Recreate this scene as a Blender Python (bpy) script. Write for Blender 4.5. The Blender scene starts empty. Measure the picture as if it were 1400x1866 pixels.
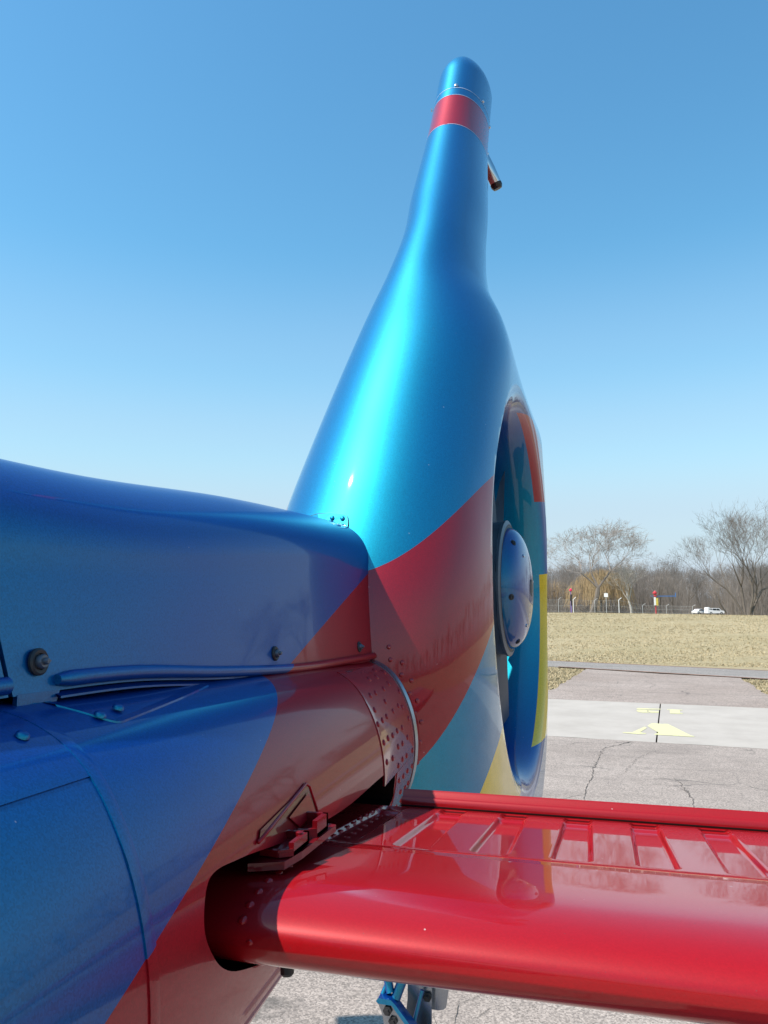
import bpy, bmesh, math, random
import numpy as np
from mathutils import Vector, Matrix
R = math.radians
random.seed(7)
scn = bpy.context.scene
C = scn.collection

# ------------------------------------------------------------------ camera
CAMH = 2.2
YAW, PIT = R(15.35), math.atan(167/1400)
cd = bpy.data.cameras.new('camera'); cam = bpy.data.objects.new('camera', cd); C.objects.link(cam)
cd.sensor_fit = 'VERTICAL'; cd.sensor_height = 24; cd.lens = 24*1400/1866
cd.clip_start = 0.02; cd.clip_end = 6000
cam.location = (0, 0, CAMH)
cam.rotation_euler = (R(90)+PIT, 0, YAW)
scn.camera = cam
# ------------------------------------------------------------------ sky and sun
TS = Vector((-.53, -.42, 1.0)).normalized()          # towards the sun
EL = math.asin(TS.z); AZ = math.atan2(TS.x, TS.y)
w = bpy.data.worlds.new('World'); scn.world = w; w.use_nodes = True
nt = w.node_tree; bg = nt.nodes['Background']
sky = nt.nodes.new('ShaderNodeTexSky'); sky.sky_type = 'NISHITA'; sky.sun_disc = False
sky.sun_elevation = EL; sky.sun_rotation = AZ
sky.air_density = 1.35; sky.dust_density = 0.55; sky.ozone_density = 2.2; sky.altitude = 150
hs = nt.nodes.new('ShaderNodeHueSaturation'); hs.inputs['Saturation'].default_value = 1.22; nt.links.new(sky.outputs[0], hs.inputs['Color']); 
tint = nt.nodes.new('ShaderNodeMix'); tint.data_type = 'RGBA'; tint.blend_type = 'MULTIPLY'; tint.inputs[0].default_value = 1
nt.links.new(hs.outputs[0], tint.inputs[6]); tint.inputs[7].default_value = (1.0, 1.34, 1.25, 1)
# pale haze thickening towards the horizon all round
tc = nt.nodes.new('ShaderNodeTexCoord'); sx = nt.nodes.new('ShaderNodeSeparateXYZ'); nt.links.new(tc.outputs['Generated'], sx.inputs[0])
mr = nt.nodes.new('ShaderNodeValToRGB'); mr.color_ramp.interpolation = 'B_SPLINE'
cr_ = mr.color_ramp; cr_.interpolation = 'EASE'
for p_ in (.10, .20, .30): cr_.elements.new(p_)
cr_.elements[0].position = 0.0; cr_.elements[-1].position = .44
for e_, v_ in zip(cr_.elements, (.95, .78, .42, .18, 0.)): e_.color = (v_, v_, v_, 1)
nt.links.new(sx.outputs[2], mr.inputs[0])
hz = nt.nodes.new('ShaderNodeMix'); hz.data_type = 'RGBA'; nt.links.new(mr.outputs[0], hz.inputs[0]); nt.links.new(tint.outputs[2], hz.inputs[6]); hz.inputs[7].default_value = (3.6, 4.15, 5.3, 1)
nt.links.new(hz.outputs[2], bg.inputs[0]); bg.inputs[1].default_value = 0.10
sd = bpy.data.lights.new('sun', 'SUN'); so = bpy.data.objects.new('sun', sd); C.objects.link(so)
sd.energy = 4.6; sd.angle = R(0.5); sd.color = (1, .925, .835)
so.rotation_euler = TS.to_track_quat('Z', 'Y').to_euler()
scn.view_settings.view_transform = 'Standard'; scn.view_settings.look = 'None'
scn.view_settings.exposure = 0.65; scn.view_settings.gamma = 1
scn.view_settings.use_curve_mapping = False

# ------------------------------------------------------------------ helpers
def tag(o, label=None, cat=None, group=None, kind=None):
    if label: o['label'] = label
    if cat: o['category'] = cat
    if group: o['group'] = group
    if kind: o['kind'] = kind
    return o
def empty(name, loc=(0, 0, 0), rz=0, parent=None):
    o = bpy.data.objects.new(name, None); C.objects.link(o)
    o.location = loc; o.rotation_euler = (0, 0, rz)
    if parent: o.parent = parent
    return o
def mob(name, verts, faces, mat, parent=None, smooth=False, ang=None):
    me = bpy.data.meshes.new(name)
    me.from_pydata([tuple(map(float, v)) for v in verts], [], [tuple(map(int, f)) for f in faces]); me.update()
    return link(name, me, mat, parent, smooth, ang)
def link(name, me, mat, parent=None, smooth=False, ang=None):
    for m in (mat if isinstance(mat, (list, tuple)) else [mat]): me.materials.append(m)
    if smooth:
        me.polygons.foreach_set('use_smooth', [True]*len(me.polygons))
        if ang: me.set_sharp_from_angle(angle=R(ang))
    o = bpy.data.objects.new(name, me); C.objects.link(o)
    if parent: o.parent = parent
    return o
def bmob(name, bm, mat, parent=None, smooth=False, ang=None):
    me = bpy.data.meshes.new(name); bm.normal_update(); bm.to_mesh(me); bm.free()
    return link(name, me, mat, parent, smooth, ang)
class MB:
    """collects simple shapes into one mesh"""
    def __init__(s): s.v = []; s.f = []
    def add(s, v, f):
        n = len(s.v); s.v += [tuple(p) for p in v]; s.f += [tuple(i+n for i in q) for q in f]
    def box(s, c, d, M=None):
        x, y, z = [k/2 for k in d]
        v = [Vector((i*x, j*y, k*z)) for i in (-1, 1) for j in (-1, 1) for k in (-1, 1)]
        if M: v = [M @ p for p in v]
        v = [p+Vector(c) for p in v]
        s.add(v, [(0, 1, 3, 2), (4, 6, 7, 5), (0, 4, 5, 1), (2, 3, 7, 6), (0, 2, 6, 4), (1, 5, 7, 3)])
    def tube(s, pts, rad, n=8, cap=True):
        pts = [Vector(p) for p in pts]; k = len(pts); rs = rad if isinstance(rad, (list, tuple)) else [rad]*k
        v = []; up = None
        for i, p in enumerate(pts):
            t = (pts[min(i+1, k-1)]-pts[max(i-1, 0)]).normalized()
            if up is None:
                up = t.orthogonal().normalized()
            else:
                up = (up-t*up.dot(t)).normalized()
            b = t.cross(up)
            for j in range(n):
                a = 2*math.pi*j/n; v.append(p+(up*math.cos(a)+b*math.sin(a))*rs[i])
        f = [(i*n+j, i*n+(j+1) % n, (i+1)*n+(j+1) % n, (i+1)*n+j) for i in range(k-1) for j in range(n)]
        if cap: f += [tuple(range(n))[::-1], tuple((k-1)*n+j for j in range(n))]
        s.add(v, f)
    def lathe(s, prof, M, n=20):
        """prof: (radius, height) pairs turned round local z"""
        v = []; k = len(prof)
        for r_, h in prof:
            for j in range(n):
                a = 2*math.pi*j/n; v.append(M @ Vector((r_*math.cos(a), r_*math.sin(a), h)))
        f = [(i*n+j, i*n+(j+1) % n, (i+1)*n+(j+1) % n, (i+1)*n+j) for i in range(k-1) for j in range(n)]
        f += [tuple(range(n))[::-1], tuple((k-1)*n+j for j in range(n))]
        s.add(v, f)
    def prism(s, poly, a, b):
        """poly of points p(u) extruded: a and b are functions point->3d"""
        n = len(poly); v = [a(p) for p in poly]+[b(p) for p in poly]
        f = [tuple(range(n))[::-1], tuple(range(n, 2*n))]+[(i, (i+1) % n, (i+1) % n+n, i+n) for i in range(n)]
        s.add(v, f)
    def build(s, name, mat, parent=None, smooth=False, ang=None):
        return mob(name, s.v, s.f, mat, parent, smooth, ang)
def frame_z(n, loc):
    """matrix whose z axis is n, at loc"""
    q = Vector(n).normalized().to_track_quat('Z', 'Y'); return Matrix.Translation(Vector(loc)) @ q.to_matrix().to_4x4()

# ------------------------------------------------------------------ materials
class NT:
    def __init__(s, name):
        s.m = bpy.data.materials.new(name); s.m.use_nodes = True; s.t = s.m.node_tree
        s.b = s.t.nodes['Principled BSDF']
    def n(s, t, **k):
        x = s.t.nodes.new(t)
        for a, b in k.items(): setattr(x, a, b)
        return x
    def l(s, a, b): s.t.links.new(a, b)
    def inp(s, sock, v):
        if hasattr(v, 'is_output'): s.l(v, sock)
        else: sock.default_value = v
    def math(s, op, a, b=0.0, c=0.0, clamp=False):
        x = s.n('ShaderNodeMath', operation=op, use_clamp=clamp)
        s.inp(x.inputs[0], a); s.inp(x.inputs[1], b); s.inp(x.inputs[2], c); return x.outputs[0]
    def mix(s, f, a, b):
        x = s.n('ShaderNodeMix', data_type='RGBA'); s.inp(x.inputs[0], f)
        s.inp(x.inputs[6], a if hasattr(a, 'is_output') else (*a, 1)); s.inp(x.inputs[7], b if hasattr(b, 'is_output') else (*b, 1))
        return x.outputs[2]
    def noise(s, scale, detail=3, rough=.55, vec=None, dist=0):
        x = s.n('ShaderNodeTexNoise'); x.inputs['Scale'].default_value = scale; x.inputs['Detail'].default_value = detail
        x.inputs['Roughness'].default_value = rough; x.inputs['Distortion'].default_value = dist
        if vec is not None: s.l(vec, x.inputs['Vector'])
        return x.outputs[0]
    def ramp(s, f, pts):
        x = s.n('ShaderNodeValToRGB'); e = x.color_ramp.elements
        while len(e) < len(pts): e.new(.5)
        for q, (p, c) in zip(e, pts): q.position = p; q.color = (*c, 1) if isinstance(c, tuple) else (c, c, c, 1)
        s.l(f, x.inputs[0]); return x.outputs[0]
    def pos(s):
        g = s.n('ShaderNodeNewGeometry'); return g.outputs['Position']
    def objc(s): return s.n('ShaderNodeTexCoord').outputs['Object']
    def bump(s, h, strength, dist, normal=None):
        x = s.n('ShaderNodeBump'); x.inputs['Strength'].default_value = strength; x.inputs['Distance'].default_value = dist
        s.l(h, x.inputs['Height'])
        if normal is not None: s.l(normal, x.inputs['Normal'])
        return x.outputs[0]
    def set(s, **k):
        for a, v in k.items():
            sock = s.b.inputs[a.replace('_', ' ')]
            if isinstance(v, tuple) and len(v) == 3: v = (*v, 1)
            s.inp(sock, v)
        return s
def simple(name, col, rough=.6, metal=0., var=.12, scale=40, **k):
    a = NT(name); nz = a.noise(scale, 4)
    c = a.mix(nz, tuple(max(0, q*(1-var)) for q in col), tuple(min(1, q*(1+var)) for q in col))
    a.set(Base_Color=c, Roughness=rough, Metallic=metal, **k); return a.m

BLUE, RED, YEL = (.0, .016, .17), (.24, .002, .008), (.78, .50, .012)
FLOP2 = {BLUE: (.0, .120, .38)}     # the same flakes seen edge-on
FLOP = {BLUE: (.0, .46, .54), RED: (.48, .006, .018), YEL: (.88, .54, .01)}
def paint(name, rules=None, base=BLUE, metal=.48, rough=.54, grain=.30, ior=1.5, cw=.8, edge=None):
    edge = {BLUE: edge} if edge else FLOP2
    """aircraft paint under clear lacquer. rules: list of (function building a 0/1 mask, colour, metallic) over base"""
    a = NT(name); p = a.pos(); sep = a.n('ShaderNodeSeparateXYZ'); a.l(p, sep.inputs[0])
    x, y, z = sep.outputs
    col = None; met = metal
    colin = base; colin2 = FLOP.get(base, base); colin3 = edge.get(base, colin2)
    for fn, c, mt in (rules or []):
        m = fn(a, x, y, z)
        colin = a.mix(m, colin, c); colin2 = a.mix(m, colin2, FLOP[c]); colin3 = a.mix(m, colin3, edge.get(c, FLOP[c]))
        met = a.math('ADD', a.math('MULTIPLY', met, a.math('SUBTRACT', 1.0, m)), a.math('MULTIPLY', m, mt))
    # flakes: tiny cells tilt the normal and vary the tone
    v = a.n('ShaderNodeTexVoronoi'); v.inputs['Scale'].default_value = 900; a.l(p, v.inputs['Vector'])
    fl = a.n('ShaderNodeSeparateColor'); a.l(v.outputs['Color'], fl.inputs[0])
    tone = a.math('MULTIPLY_ADD', fl.outputs[0], grain, 1-grain/2)
    mx = a.n('ShaderNodeVectorMath', operation='SCALE')
    if hasattr(colin, 'is_output'): a.l(colin, mx.inputs[0])
    else: mx.inputs[0].default_value = colin
    a.l(tone, mx.inputs['Scale'])
    # faint orange peel in the lacquer, fine dust specks
    op = a.bump(a.noise(7, 1, vec=p), .03, .01)
    sp = a.ramp(a.noise(420, 1, vec=p), [(.765, 0.), (.79, 1.)])
    colf = a.mix(a.math('MULTIPLY', sp, .35), mx.outputs[0], (.05, .05, .05))
    chip = a.ramp(a.noise(230, 0, vec=p), [(.90, 0.), (.906, 1.)])
    colf = a.mix(a.math('MULTIPLY', chip, .55), colf, (.55, .50, .48))
    nb = a.bump(fl.outputs[1], .07, .0005)
    # dark pigment plus flakes that flop to a lighter, greener tone under the light
    flop = colin2 if colin2 is not None else None
    a.set(Base_Color=colf, Metallic=0.0, Roughness=.45, Coat_Weight=cw, Coat_Roughness=.03, Coat_IOR=ior, IOR=1.45)
    a.b.inputs['Specular IOR Level'].default_value = .2
    a.l(nb, a.b.inputs['Normal']); a.l(op, a.b.inputs['Coat Normal'])
    b2 = a.n('ShaderNodeBsdfPrincipled')
    lw = a.n('ShaderNodeLayerWeight'); lw.inputs['Blend'].default_value = .5
    colin2 = a.mix(a.ramp(lw.outputs['Facing'], [(.08, 0.), (.52, 1.)]), colin2, colin3)
    mx2 = a.n('ShaderNodeVectorMath', operation='SCALE')
    if hasattr(colin2, 'is_output'): a.l(colin2, mx2.inputs[0])
    else: mx2.inputs[0].default_value = colin2
    a.l(tone, mx2.inputs['Scale']); a.l(mx2.outputs[0], b2.inputs['Base Color'])
    b2.inputs['Metallic'].default_value = 1; b2.inputs['Roughness'].default_value = rough
    b2.inputs['Coat Weight'].default_value = cw; b2.inputs['Coat Roughness'].default_value = .03; b2.inputs['Coat IOR'].default_value = ior
    a.l(nb, b2.inputs['Normal']); a.l(op, b2.inputs['Coat Normal'])
    ms = a.n('ShaderNodeMixShader'); a.inp(ms.inputs[0], met); a.l(a.b.outputs[0], ms.inputs[1]); a.l(b2.outputs[0], ms.inputs[2])
    out = a.t.nodes['Material Output']; a.l(ms.outputs[0], out.inputs[0])
    return a.m
def arc(c0, c1, c2, above=False):
    """mask: z below (or above) c0+c1*y+c2*y^2"""
    def fn(a, x, y, z):
        q = a.math('ADD', a.math('MULTIPLY', y, c1), c0); q = a.math('ADD', q, a.math('MULTIPLY', a.math('MULTIPLY', y, y), c2))
        return a.math('GREATER_THAN', z, q) if above else a.math('LESS_THAN', z, q)
    return fn
def plane(nx, ny, nz, d, curv=0):
    """mask: nx*x+ny*y+nz*z > d"""
    def fn(a, x, y, z):
        q = a.math('ADD', a.math('MULTIPLY', x, nx), a.math('ADD', a.math('MULTIPLY', y, ny), a.math('MULTIPLY', z, nz)))
        return a.math('GREATER_THAN', q, d)
    return fn
def both(f, g): return lambda a, x, y, z: a.math('MULTIPLY', f(a, x, y, z), g(a, x, y, z))

# livery boundaries
def quad3(p, q, r):
    (a, A), (b, B), (c, D) = p, q, r
    s1 = (B-A)/(b-a); s2 = (D-B)/(c-b); k = (s2-s1)/(c-a)
    return (A-s1*a+k*a*b, s1-k*(a+b), k)
BOOM_P = (0, .2935, -1, -1.886)
COWL_P = (0, .33, -1, .33*1.31-2.265)
FIN_TOP = (quad3((1.284, 2.269), (1.359, 2.337), (1.518, 2.445)), quad3((1.6, 2.4814), (2.0, 2.70), (2.3, 2.69)))
FIN_LOW = (quad3((1.283, 1.936), (1.337, 2.013), (1.455, 2.139)), quad3((1.6, 2.2146), (2.0, 2.42), (2.37, 2.509)))
FIN_YEL = (quad3((1.413, 1.865), (1.477, 1.919), (1.543, 1.956)), quad3((1.6, 1.973), (2.0, 2.17), (2.45, 2.291)))
def arc2(front, rear):
    f, g, h = arc(*front), arc(*rear), plane(0, 1, 0, 1.6)
    def fn(a, x, y, z):
        m = h(a, x, y, z); return a.math('ADD', a.math('MULTIPLY', m, g(a, x, y, z)), a.math('MULTIPLY', a.math('SUBTRACT', 1.0, m), f(a, x, y, z)))
    return fn
FIN_BOT = (1.62, .09, 0)
fin_rules = [(arc2(*FIN_TOP), RED, .22), (arc2(*FIN_LOW), BLUE, .54), (arc2(*FIN_YEL), YEL, .12), (arc(*FIN_BOT), BLUE, .54)]
BAND = (3.555, 3.695)
fin_rules.append((both(arc(BAND[0], 0, 0, True), arc(BAND[1], 0, 0))  , RED, .22))
M_fin = paint('paint_fin', fin_rules, metal=.50, rough=.52, ior=1.52, cw=1., edge=(.0, .29, .48))  # same paint as the boom; sunlit edge put into its greener edge tone
def rimmed(f): return both(f, plane(1, -.045, 0, -.1905-.045*1.48-.022))
M_duct = paint('paint_duct', [(rimmed(f), c, m_) for f, c, m_ in fin_rules[:4]], ior=1.5, cw=.9)
M_boom = paint('paint_boom', [(plane(*BOOM_P), RED, .22)], cw=.45)
M_cowl = paint('paint_cowl', [(plane(*COWL_P), RED, .22)], cw=.45)
M_red = paint('paint_red', base=(.31, .002, .005), metal=.08, rough=.38, grain=.12, ior=1.40, cw=1.)
M_redd = paint('paint_red_trim', base=(.27, .002, .005), metal=.08, rough=.38, grain=.12, ior=1.42)
M_blue = paint('paint_blue')
M_clamp_shade = paint('paint_clamp_shade', base=(.13, .001, .004), metal=.08, rough=.38, grain=.12, ior=1.42)  # red trim darkened: shade on the fitting and recess put into the colour
M_plate = paint('paint_doubler', [(plane(*BOOM_P), RED, .22)], ior=1.65, cw=1.)
M_dome = paint('paint_dome', metal=.25, ior=1.52, cw=1.)
M_dark = simple('dark_void', (.010, .006, .006), 1.0, Specular_IOR_Level=0.)
M_rubber = simple('black_rubber', (.02, .02, .022), .55)
M_steel = simple('bare_metal', (.55, .56, .58), .28, 1., .1, 90)
M_grey = simple('grey_metal', (.11, .125, .15), .42, .55, .12, 60)
M_chrome = simple('polished_metal', (.62, .63, .64), .08, 1., .04)
M_alu = simple('satin_plate', (.30, .33, .37), .22, .9, .08, 30)

# ------------------------------------------------------------------ HELICOPTER
heli = empty('helicopter', (-.43, .8, 0))
tag(heli, 'blue helicopter tail with red and yellow bands, upright fin and ducted fan, filling the foreground', 'helicopter')
def hp(o):
    o.parent = heli; o.matrix_parent_inverse = Matrix.Translation((.43, -.8, 0)); return o
def sub(o, par):
    o.parent = par; o.matrix_parent_inverse = Matrix.Identity(4); return o
def lerp(x, xs, ys): return float(np.interp(x, xs, ys))
def smooth_interp(x, xs, ys):
    """monotone-ish cubic through points"""
    x = min(max(x, xs[0]), xs[-1])
    n = len(xs); i = 0
    while i < n-2 and x > xs[i+1]: i += 1
    def m(k):
        if k == 0: return (ys[1]-ys[0])/(xs[1]-xs[0])
        if k == n-1: return (ys[-1]-ys[-2])/(xs[-1]-xs[-2])
        return ((ys[k+1]-ys[k])/(xs[k+1]-xs[k])+(ys[k]-ys[k-1])/(xs[k]-xs[k-1]))/2
    h = xs[i+1]-xs[i]; t = (x-xs[i])/h
    return (2*t**3-3*t*t+1)*ys[i]+(t**3-2*t*t+t)*h*m(i)+(-2*t**3+3*t*t)*ys[i+1]+(t**3-t*t)*h*m(i+1)

# --- tail boom -----------------------------------------------------
BX = -.45
def boomR(y): return .203-.052*(y-.45)
def boomZ(y): return 1.965+.012*(y-.45)
def boom_pt(y, th, dr=0.):
    """th: angle from +x (port) towards up"""
    r = boomR(y)+dr; s_ = math.sin(th); s_ -= .95*max(0, s_-.55)**2; return Vector((BX+r*math.cos(th), y, boomZ(y)+1.06*r*s_))
def boom_n(y, th):
    a = boom_pt(y, th+.01)-boom_pt(y, th-.01); b = boom_pt(y+.01, th)-boom_pt(y-.01, th); return b.cross(a).normalized()
CUT = [(.484, 1.972), (.475, 1.986), (.474, 1.997), (.479, 2.009), (.488, 2.017), (.504, 2.019), (.531, 2.016), (.561, 2.012), (.629, 2.001), (.685, 1.994), (.735, 1.989), (.837, 1.981), (.973, 1.978), (1.047, 1.974),
       (1.075, 1.966), (1.08, 1.945), (1.07, 1.92), (.9, 1.90), (.72, 1.895), (.636, 1.905), (.573, 1.927), (.525, 1.944), (.499, 1.958)]
def make_boom():
    N = 192; ys = list(np.arange(-1.6, 1.2801, .02)); V = []; F = []
    for y in ys:
        for j in range(N):
            V.append(boom_pt(y, 2*math.pi*j/N))
    k = len(ys)
    F = [(i*N+j, (i+1)*N+j, (i+1)*N+(j+1) % N, i*N+(j+1) % N) for i in range(k-1) for j in range(N)]
    F += [tuple(range(N)), tuple((k-1)*N+j for j in range(N))[::-1]]
    o = mob('tail_boom', V, F, [M_boom, M_dark], None, True)
    n_ = len(CUT); cc = []
    for i in range(n_):
        p0, p1, p2, p3 = [np.array(CUT[(i+q) % n_]) for q in (-1, 0, 1, 2)]
        for t in (0, .25, .5, .75): cc.append(tuple(.5*((2*p1)+(-p0+p2)*t+(2*p0-5*p1+4*p2-p3)*t*t+(-p0+3*p1-3*p2+p3)*t**3)))
    cb = MB(); cb.prism(cc[::-1], lambda p: (-.02, p[0], p[1]), lambda p: (BX+.05, p[0], p[1]))
    c = cb.build('cut', [M_dark]); 
    bm = bmesh.new(); bm.from_mesh(c.data); bmesh.ops.recalc_face_normals(bm, faces=bm.faces); bm.to_mesh(c.data); bm.free()
    return boolean(o, c)
def boolean(o, c, ang=30):
    md = o.modifiers.new('b', 'BOOLEAN'); md.operation = 'DIFFERENCE'; md.solver = 'EXACT'; md.object = c
    md.material_mode = 'TRANSFER'
    dg = bpy.context.evaluated_depsgraph_get(); me = bpy.data.meshes.new_from_object(o.evaluated_get(dg))
    o.modifiers.clear(); o.data = me; cm = c.data; bpy.data.objects.remove(c)
    me.polygons.foreach_set('use_smooth', [True]*len(me.polygons)); me.set_sharp_from_angle(angle=R(ang))
    return o
boom = make_boom(); boom.name = 'tail_boom'; hp(boom)

# --- fin and fan shroud ---------------------------------------------
DC = (1.98, 2.24); DR0, DR1, RO = .442, .50, .605
ZK = [1.58, 1.64, 1.72, 1.80, 1.9, 2.2, 2.4, 2.6, 2.8, 2.9, 3.0, 3.15, 3.3, 3.6, 3.93]
XL = [-0.58, -0.59, -0.62, -0.65, -0.665, -0.6783, -0.6352, -0.5987, -0.5562, -0.5326, -0.503, -0.4752, -0.4755, -0.4581, -0.4424]
XR = [-0.19, -0.188, -0.188, -.188, -.188, -.188, -.188, -.188, -.190, -0.2100, -0.2450, -0.2610, -0.264, -0.2808, -0.277]
Y0 = [1.86, 1.70, 1.50, 1.29, 1.245, 1.25, 1.33, 1.44, 1.55, 1.61, 1.67, 1.7625, 1.86, 2.04, 2.2]
Y1 = [2.06, 2.22, 2.36, 2.44, 2.49, 2.57, 2.58, 2.54, 2.43, 2.40, 2.39, 2.40, 2.43, 2.53, 2.66]
NL = [0.12, .2, .27, 0.3, 0.3, 0.28, 0.27, 0.26, 0.25, 0.2433, 0.2333, 0.215, 0.2, 0.18, 0.17]
TILT = .0459
def fin_params(z):
    xl = smooth_interp(z, ZK, XL); xr = smooth_interp(z, ZK, XR); y0 = smooth_interp(z, ZK, Y0); nl = lerp(z, ZK, NL)
    y1 = smooth_interp(z, ZK, Y1)
    u = min(1, max(0, (3.10-z)/.42)); sh = u*u*(3-2*u)
    return xl, xr, y0, y1, nl, sh
def fin_half(y, z, P=None):
    """half thickness fraction and tilt at y"""
    xl, xr, y0, y1, nl, sh = P or fin_params(z)
    t = min(1, max(0, (y-y0)/nl)); g = (1-(1-t)**2.1)**(1/2.1)
    rr = .13*sh+.03*(1-sh)
    u = min(1, max(0, (y-(y1-rr))/rr)); e = math.sqrt(max(0, 1-u*u))
    tap = 1-(1-sh)*.85*max(0, (y-y0-nl*1.1)/(max(.05, y1-y0-nl*1.1)))**1.3
    return g*(e*.9+.1*e)*tap
def fin_x(y, z, side=1, P=None):
    P = P or fin_params(z)
    xl, xr, y0, y1, nl, sh = P; xc = (xl+xr)/2; T = (xr-xl)/2
    g = fin_half(y, z, P)
    x = xc+side*T*g
    if side > 0: x += TILT*sh*max(0, y-1.48)*g
    # round the tip and the underside
    return x
ZB, ZT = 1.58, 3.945
def fin_mesh():
    zs = list(np.linspace(ZB, ZT, 230)); NU = 90; V = []; rows = []
    for z in zs:
        # tip: the leading part slopes down, trailing part too
        P = list(fin_params(z))
        T = (P[1]-P[0])/2; xc = (P[0]+P[1])/2; k = 1.
        if z > ZT-.10:
            k = math.sqrt(max(0.0004, 1-((z-(ZT-.10))/.10)**2))
        if z < ZB+.08: k = math.sqrt(max(.002, 1-((ZB+.08-z)/.08)**2))
        if z > ZT-.10:
            P[2] += (1-k)*.10; P[3] -= (1-k)*.25
        P[0] = xc-T*k; P[1] = xc+T*k
        y0, y1 = P[2], P[3]; row = []
        # cosine spaced stations, dense at nose and rear
        ts = [(1-math.cos(math.pi*i/NU))/2 for i in range(NU+1)]
        for i in range(NU+1):
            y = y0+(y1-y0)*ts[i]; row.append((fin_x(y, z, 1, P), y, z))
        for i in range(NU-1, 0, -1):
            y = y0+(y1-y0)*ts[i]; row.append((fin_x(y, z, -1, P), y, z))
        rows.append(row)
    n = len(rows[0]); V = [p for r_ in rows for p in r_]
    F = [(i*n+j, i*n+(j+1) % n, (i+1)*n+(j+1) % n, (i+1)*n+j) for i in range(len(rows)-1) for j in range(n)]
    F += [tuple(range(n))[::-1], tuple((len(rows)-1)*n+j for j in range(n))]
    return V, F
FV, FF = fin_mesh()
fin = mob('tail_fin', FV, FF, [M_fin, M_duct], None, True)
def xf(y): return (-.1905)+TILT*max(0, y-1.48)
def trumpet():
    # duct axis slightly toed with the port face
    prof = []
    for i in range(15):
        a = math.pi/2*i/14; prof.append((DR1-(DR1-DR0)*math.sin(a) , -(.10)*(1-math.cos(a))))
    prof = [(DR1+.012, .35), (DR1+.012, .004), (DR1+.004, .0015)]+prof
    prof += [(DR0, -.60), (DR0, -.9)]
    ang = -math.atan(TILT)
    Mx = Matrix.Translation((xf(DC[0]), DC[0], DC[1])) @ Matrix.Rotation(math.atan(TILT), 4, 'Z').inverted() @ Matrix.Rotation(R(90), 4, 'Y')
    m = MB(); m.lathe(prof[::-1], Mx, 160)
    o = m.build('cut', [M_duct], None, True)
    bm = bmesh.new(); bm.from_mesh(o.data); bmesh.ops.recalc_face_normals(bm, faces=bm.faces); bm.to_mesh(o.data); bm.free()
    return o, Mx
trump, DUCT = trumpet()
fin = boolean(fin, trump, 40); fin.name = 'tail_fin'; hp(fin)
# --- small helpers on the boom -------------------------------------
def boom_at(y, z, dr=0.):
    """port side point of the boom at y, z with its outward normal"""
    r = boomR(y); q = max(-1, min(.80, (z-boomZ(y))/(1.06*r))); th = math.asin(q if q < .55 else .55+(1-math.sqrt(max(0, 1-4*.95*(q-.55))))/1.9)
    return boom_pt(y, th, dr), boom_n(y, th), th
def rivet(mb, p, n, r=.0042, h=.0016, k=8):
    mb.lathe([(r, -.0005), (r*.92, h*.55), (r*.55, h), (.0002, h*1.1)], frame_z(n, p), k)
def patch(y0, y1, t0, t1, dr, ny=20, nt_=24, edge=.0015):
    """curved sheet standing dr proud of the boom"""
    V = []; F = []
    def P(i, j, d): return boom_pt(y0+(y1-y0)*i/ny, t0+(t1-t0)*j/nt_, d)
    for i in range(ny+1):
        for j in range(nt_+1):
            e = i in (0, ny) or j in (0, nt_); V.append(P(i, j, dr if not e else dr*.8))
    n = nt_+1
    for i in range(ny):
        for j in range(nt_): F.append((i*n+j, (i+1)*n+j, (i+1)*n+j+1, i*n+j+1))
    b = len(V); rim = [(i, 0) for i in range(ny)]+[(ny, j) for j in range(nt_)]+[(i, nt_) for i in range(ny, 0, -1)]+[(0, j) for j in range(nt_, 0, -1)]
    for i, j in rim: V.append(P(i, j, -.002))
    m = len(rim)
    for k in range(m):
        i, j = rim[k]; i2, j2 = rim[(k+1) % m]; F.append((i*n+j, b+k, b+(k+1) % m, i2*n+j2))
    return V, F

# forward skin panels lap over the next one at y=.41, with a lengthwise lap line
for nm, (y0, y1, t0, t1, dr) in {'skin_panel': (-1.2, .412, R(38.6), R(100), .0013), 'lower_skin_panel': (-1.2, .410, R(-80), R(38.4), .0006)}.items():
    V, F = patch(y0, y1, t0, t1, dr, 60, 60); o = mob('skin_panel', V, F, M_boom, None, True, 35); sub(o, boom)
V, F = patch(.402, .4125, R(-80), R(98), .0019, 2, 60); sub(mob('lap_strip', V, F, M_boom, None, True, 35), boom)
# riveted doubler in front of the ring joint
V, F = patch(1.006, 1.222, R(-3), R(52), .0015, 30, 40); dbl = sub(mob('doubler_plate', V, F, M_plate, None, True, 35), boom)
V, F = patch(1.088, 1.222, R(-40), R(-3.2), .0015, 14, 20); sub(mob('doubler_plate', V, F, M_plate, None, True, 35), boom)
rv = MB()
RING = [(1.04, 2.073), (1.072, 2.073), (1.098, 2.058), (1.026, 2.056), (1.015, 2.039), (1.044, 2.04), (1.073, 2.041), (1.12, 2.042), (1.163, 2.044), (1.185, 2.039), (1.019, 2.015), (1.047, 2.016),
        (1.077, 2.015), (1.11, 2.016), (1.146, 2.015), (1.171, 1.997), (1.131, 1.995), (1.099, 1.996), (1.02, 1.99), (1.057, 1.988), (1.125, 1.974), (1.157, 1.973), (1.205, 1.972), (1.094, 1.971),
        (1.213, 1.947), (1.173, 1.948), (1.14, 1.947), (1.106, 1.948), (1.209, 1.922), (1.183, 1.921), (1.142, 1.924), (1.126, 2.073), (1.172, 2.076), (1.137, 2.089), (1.165, 2.096), (1.108, 1.90), (1.15, 1.90), (1.19, 1.90),
        (1.11, 1.875), (1.155, 1.875), (1.2, 1.875), (1.205, 2.02), (1.208, 2.06), (1.20, 2.09), (1.09, 2.09)]
for y, z in RING:
    p, n, th = boom_at(y, z, .0014); rivet(rv, p, n, .0045, .002)
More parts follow.
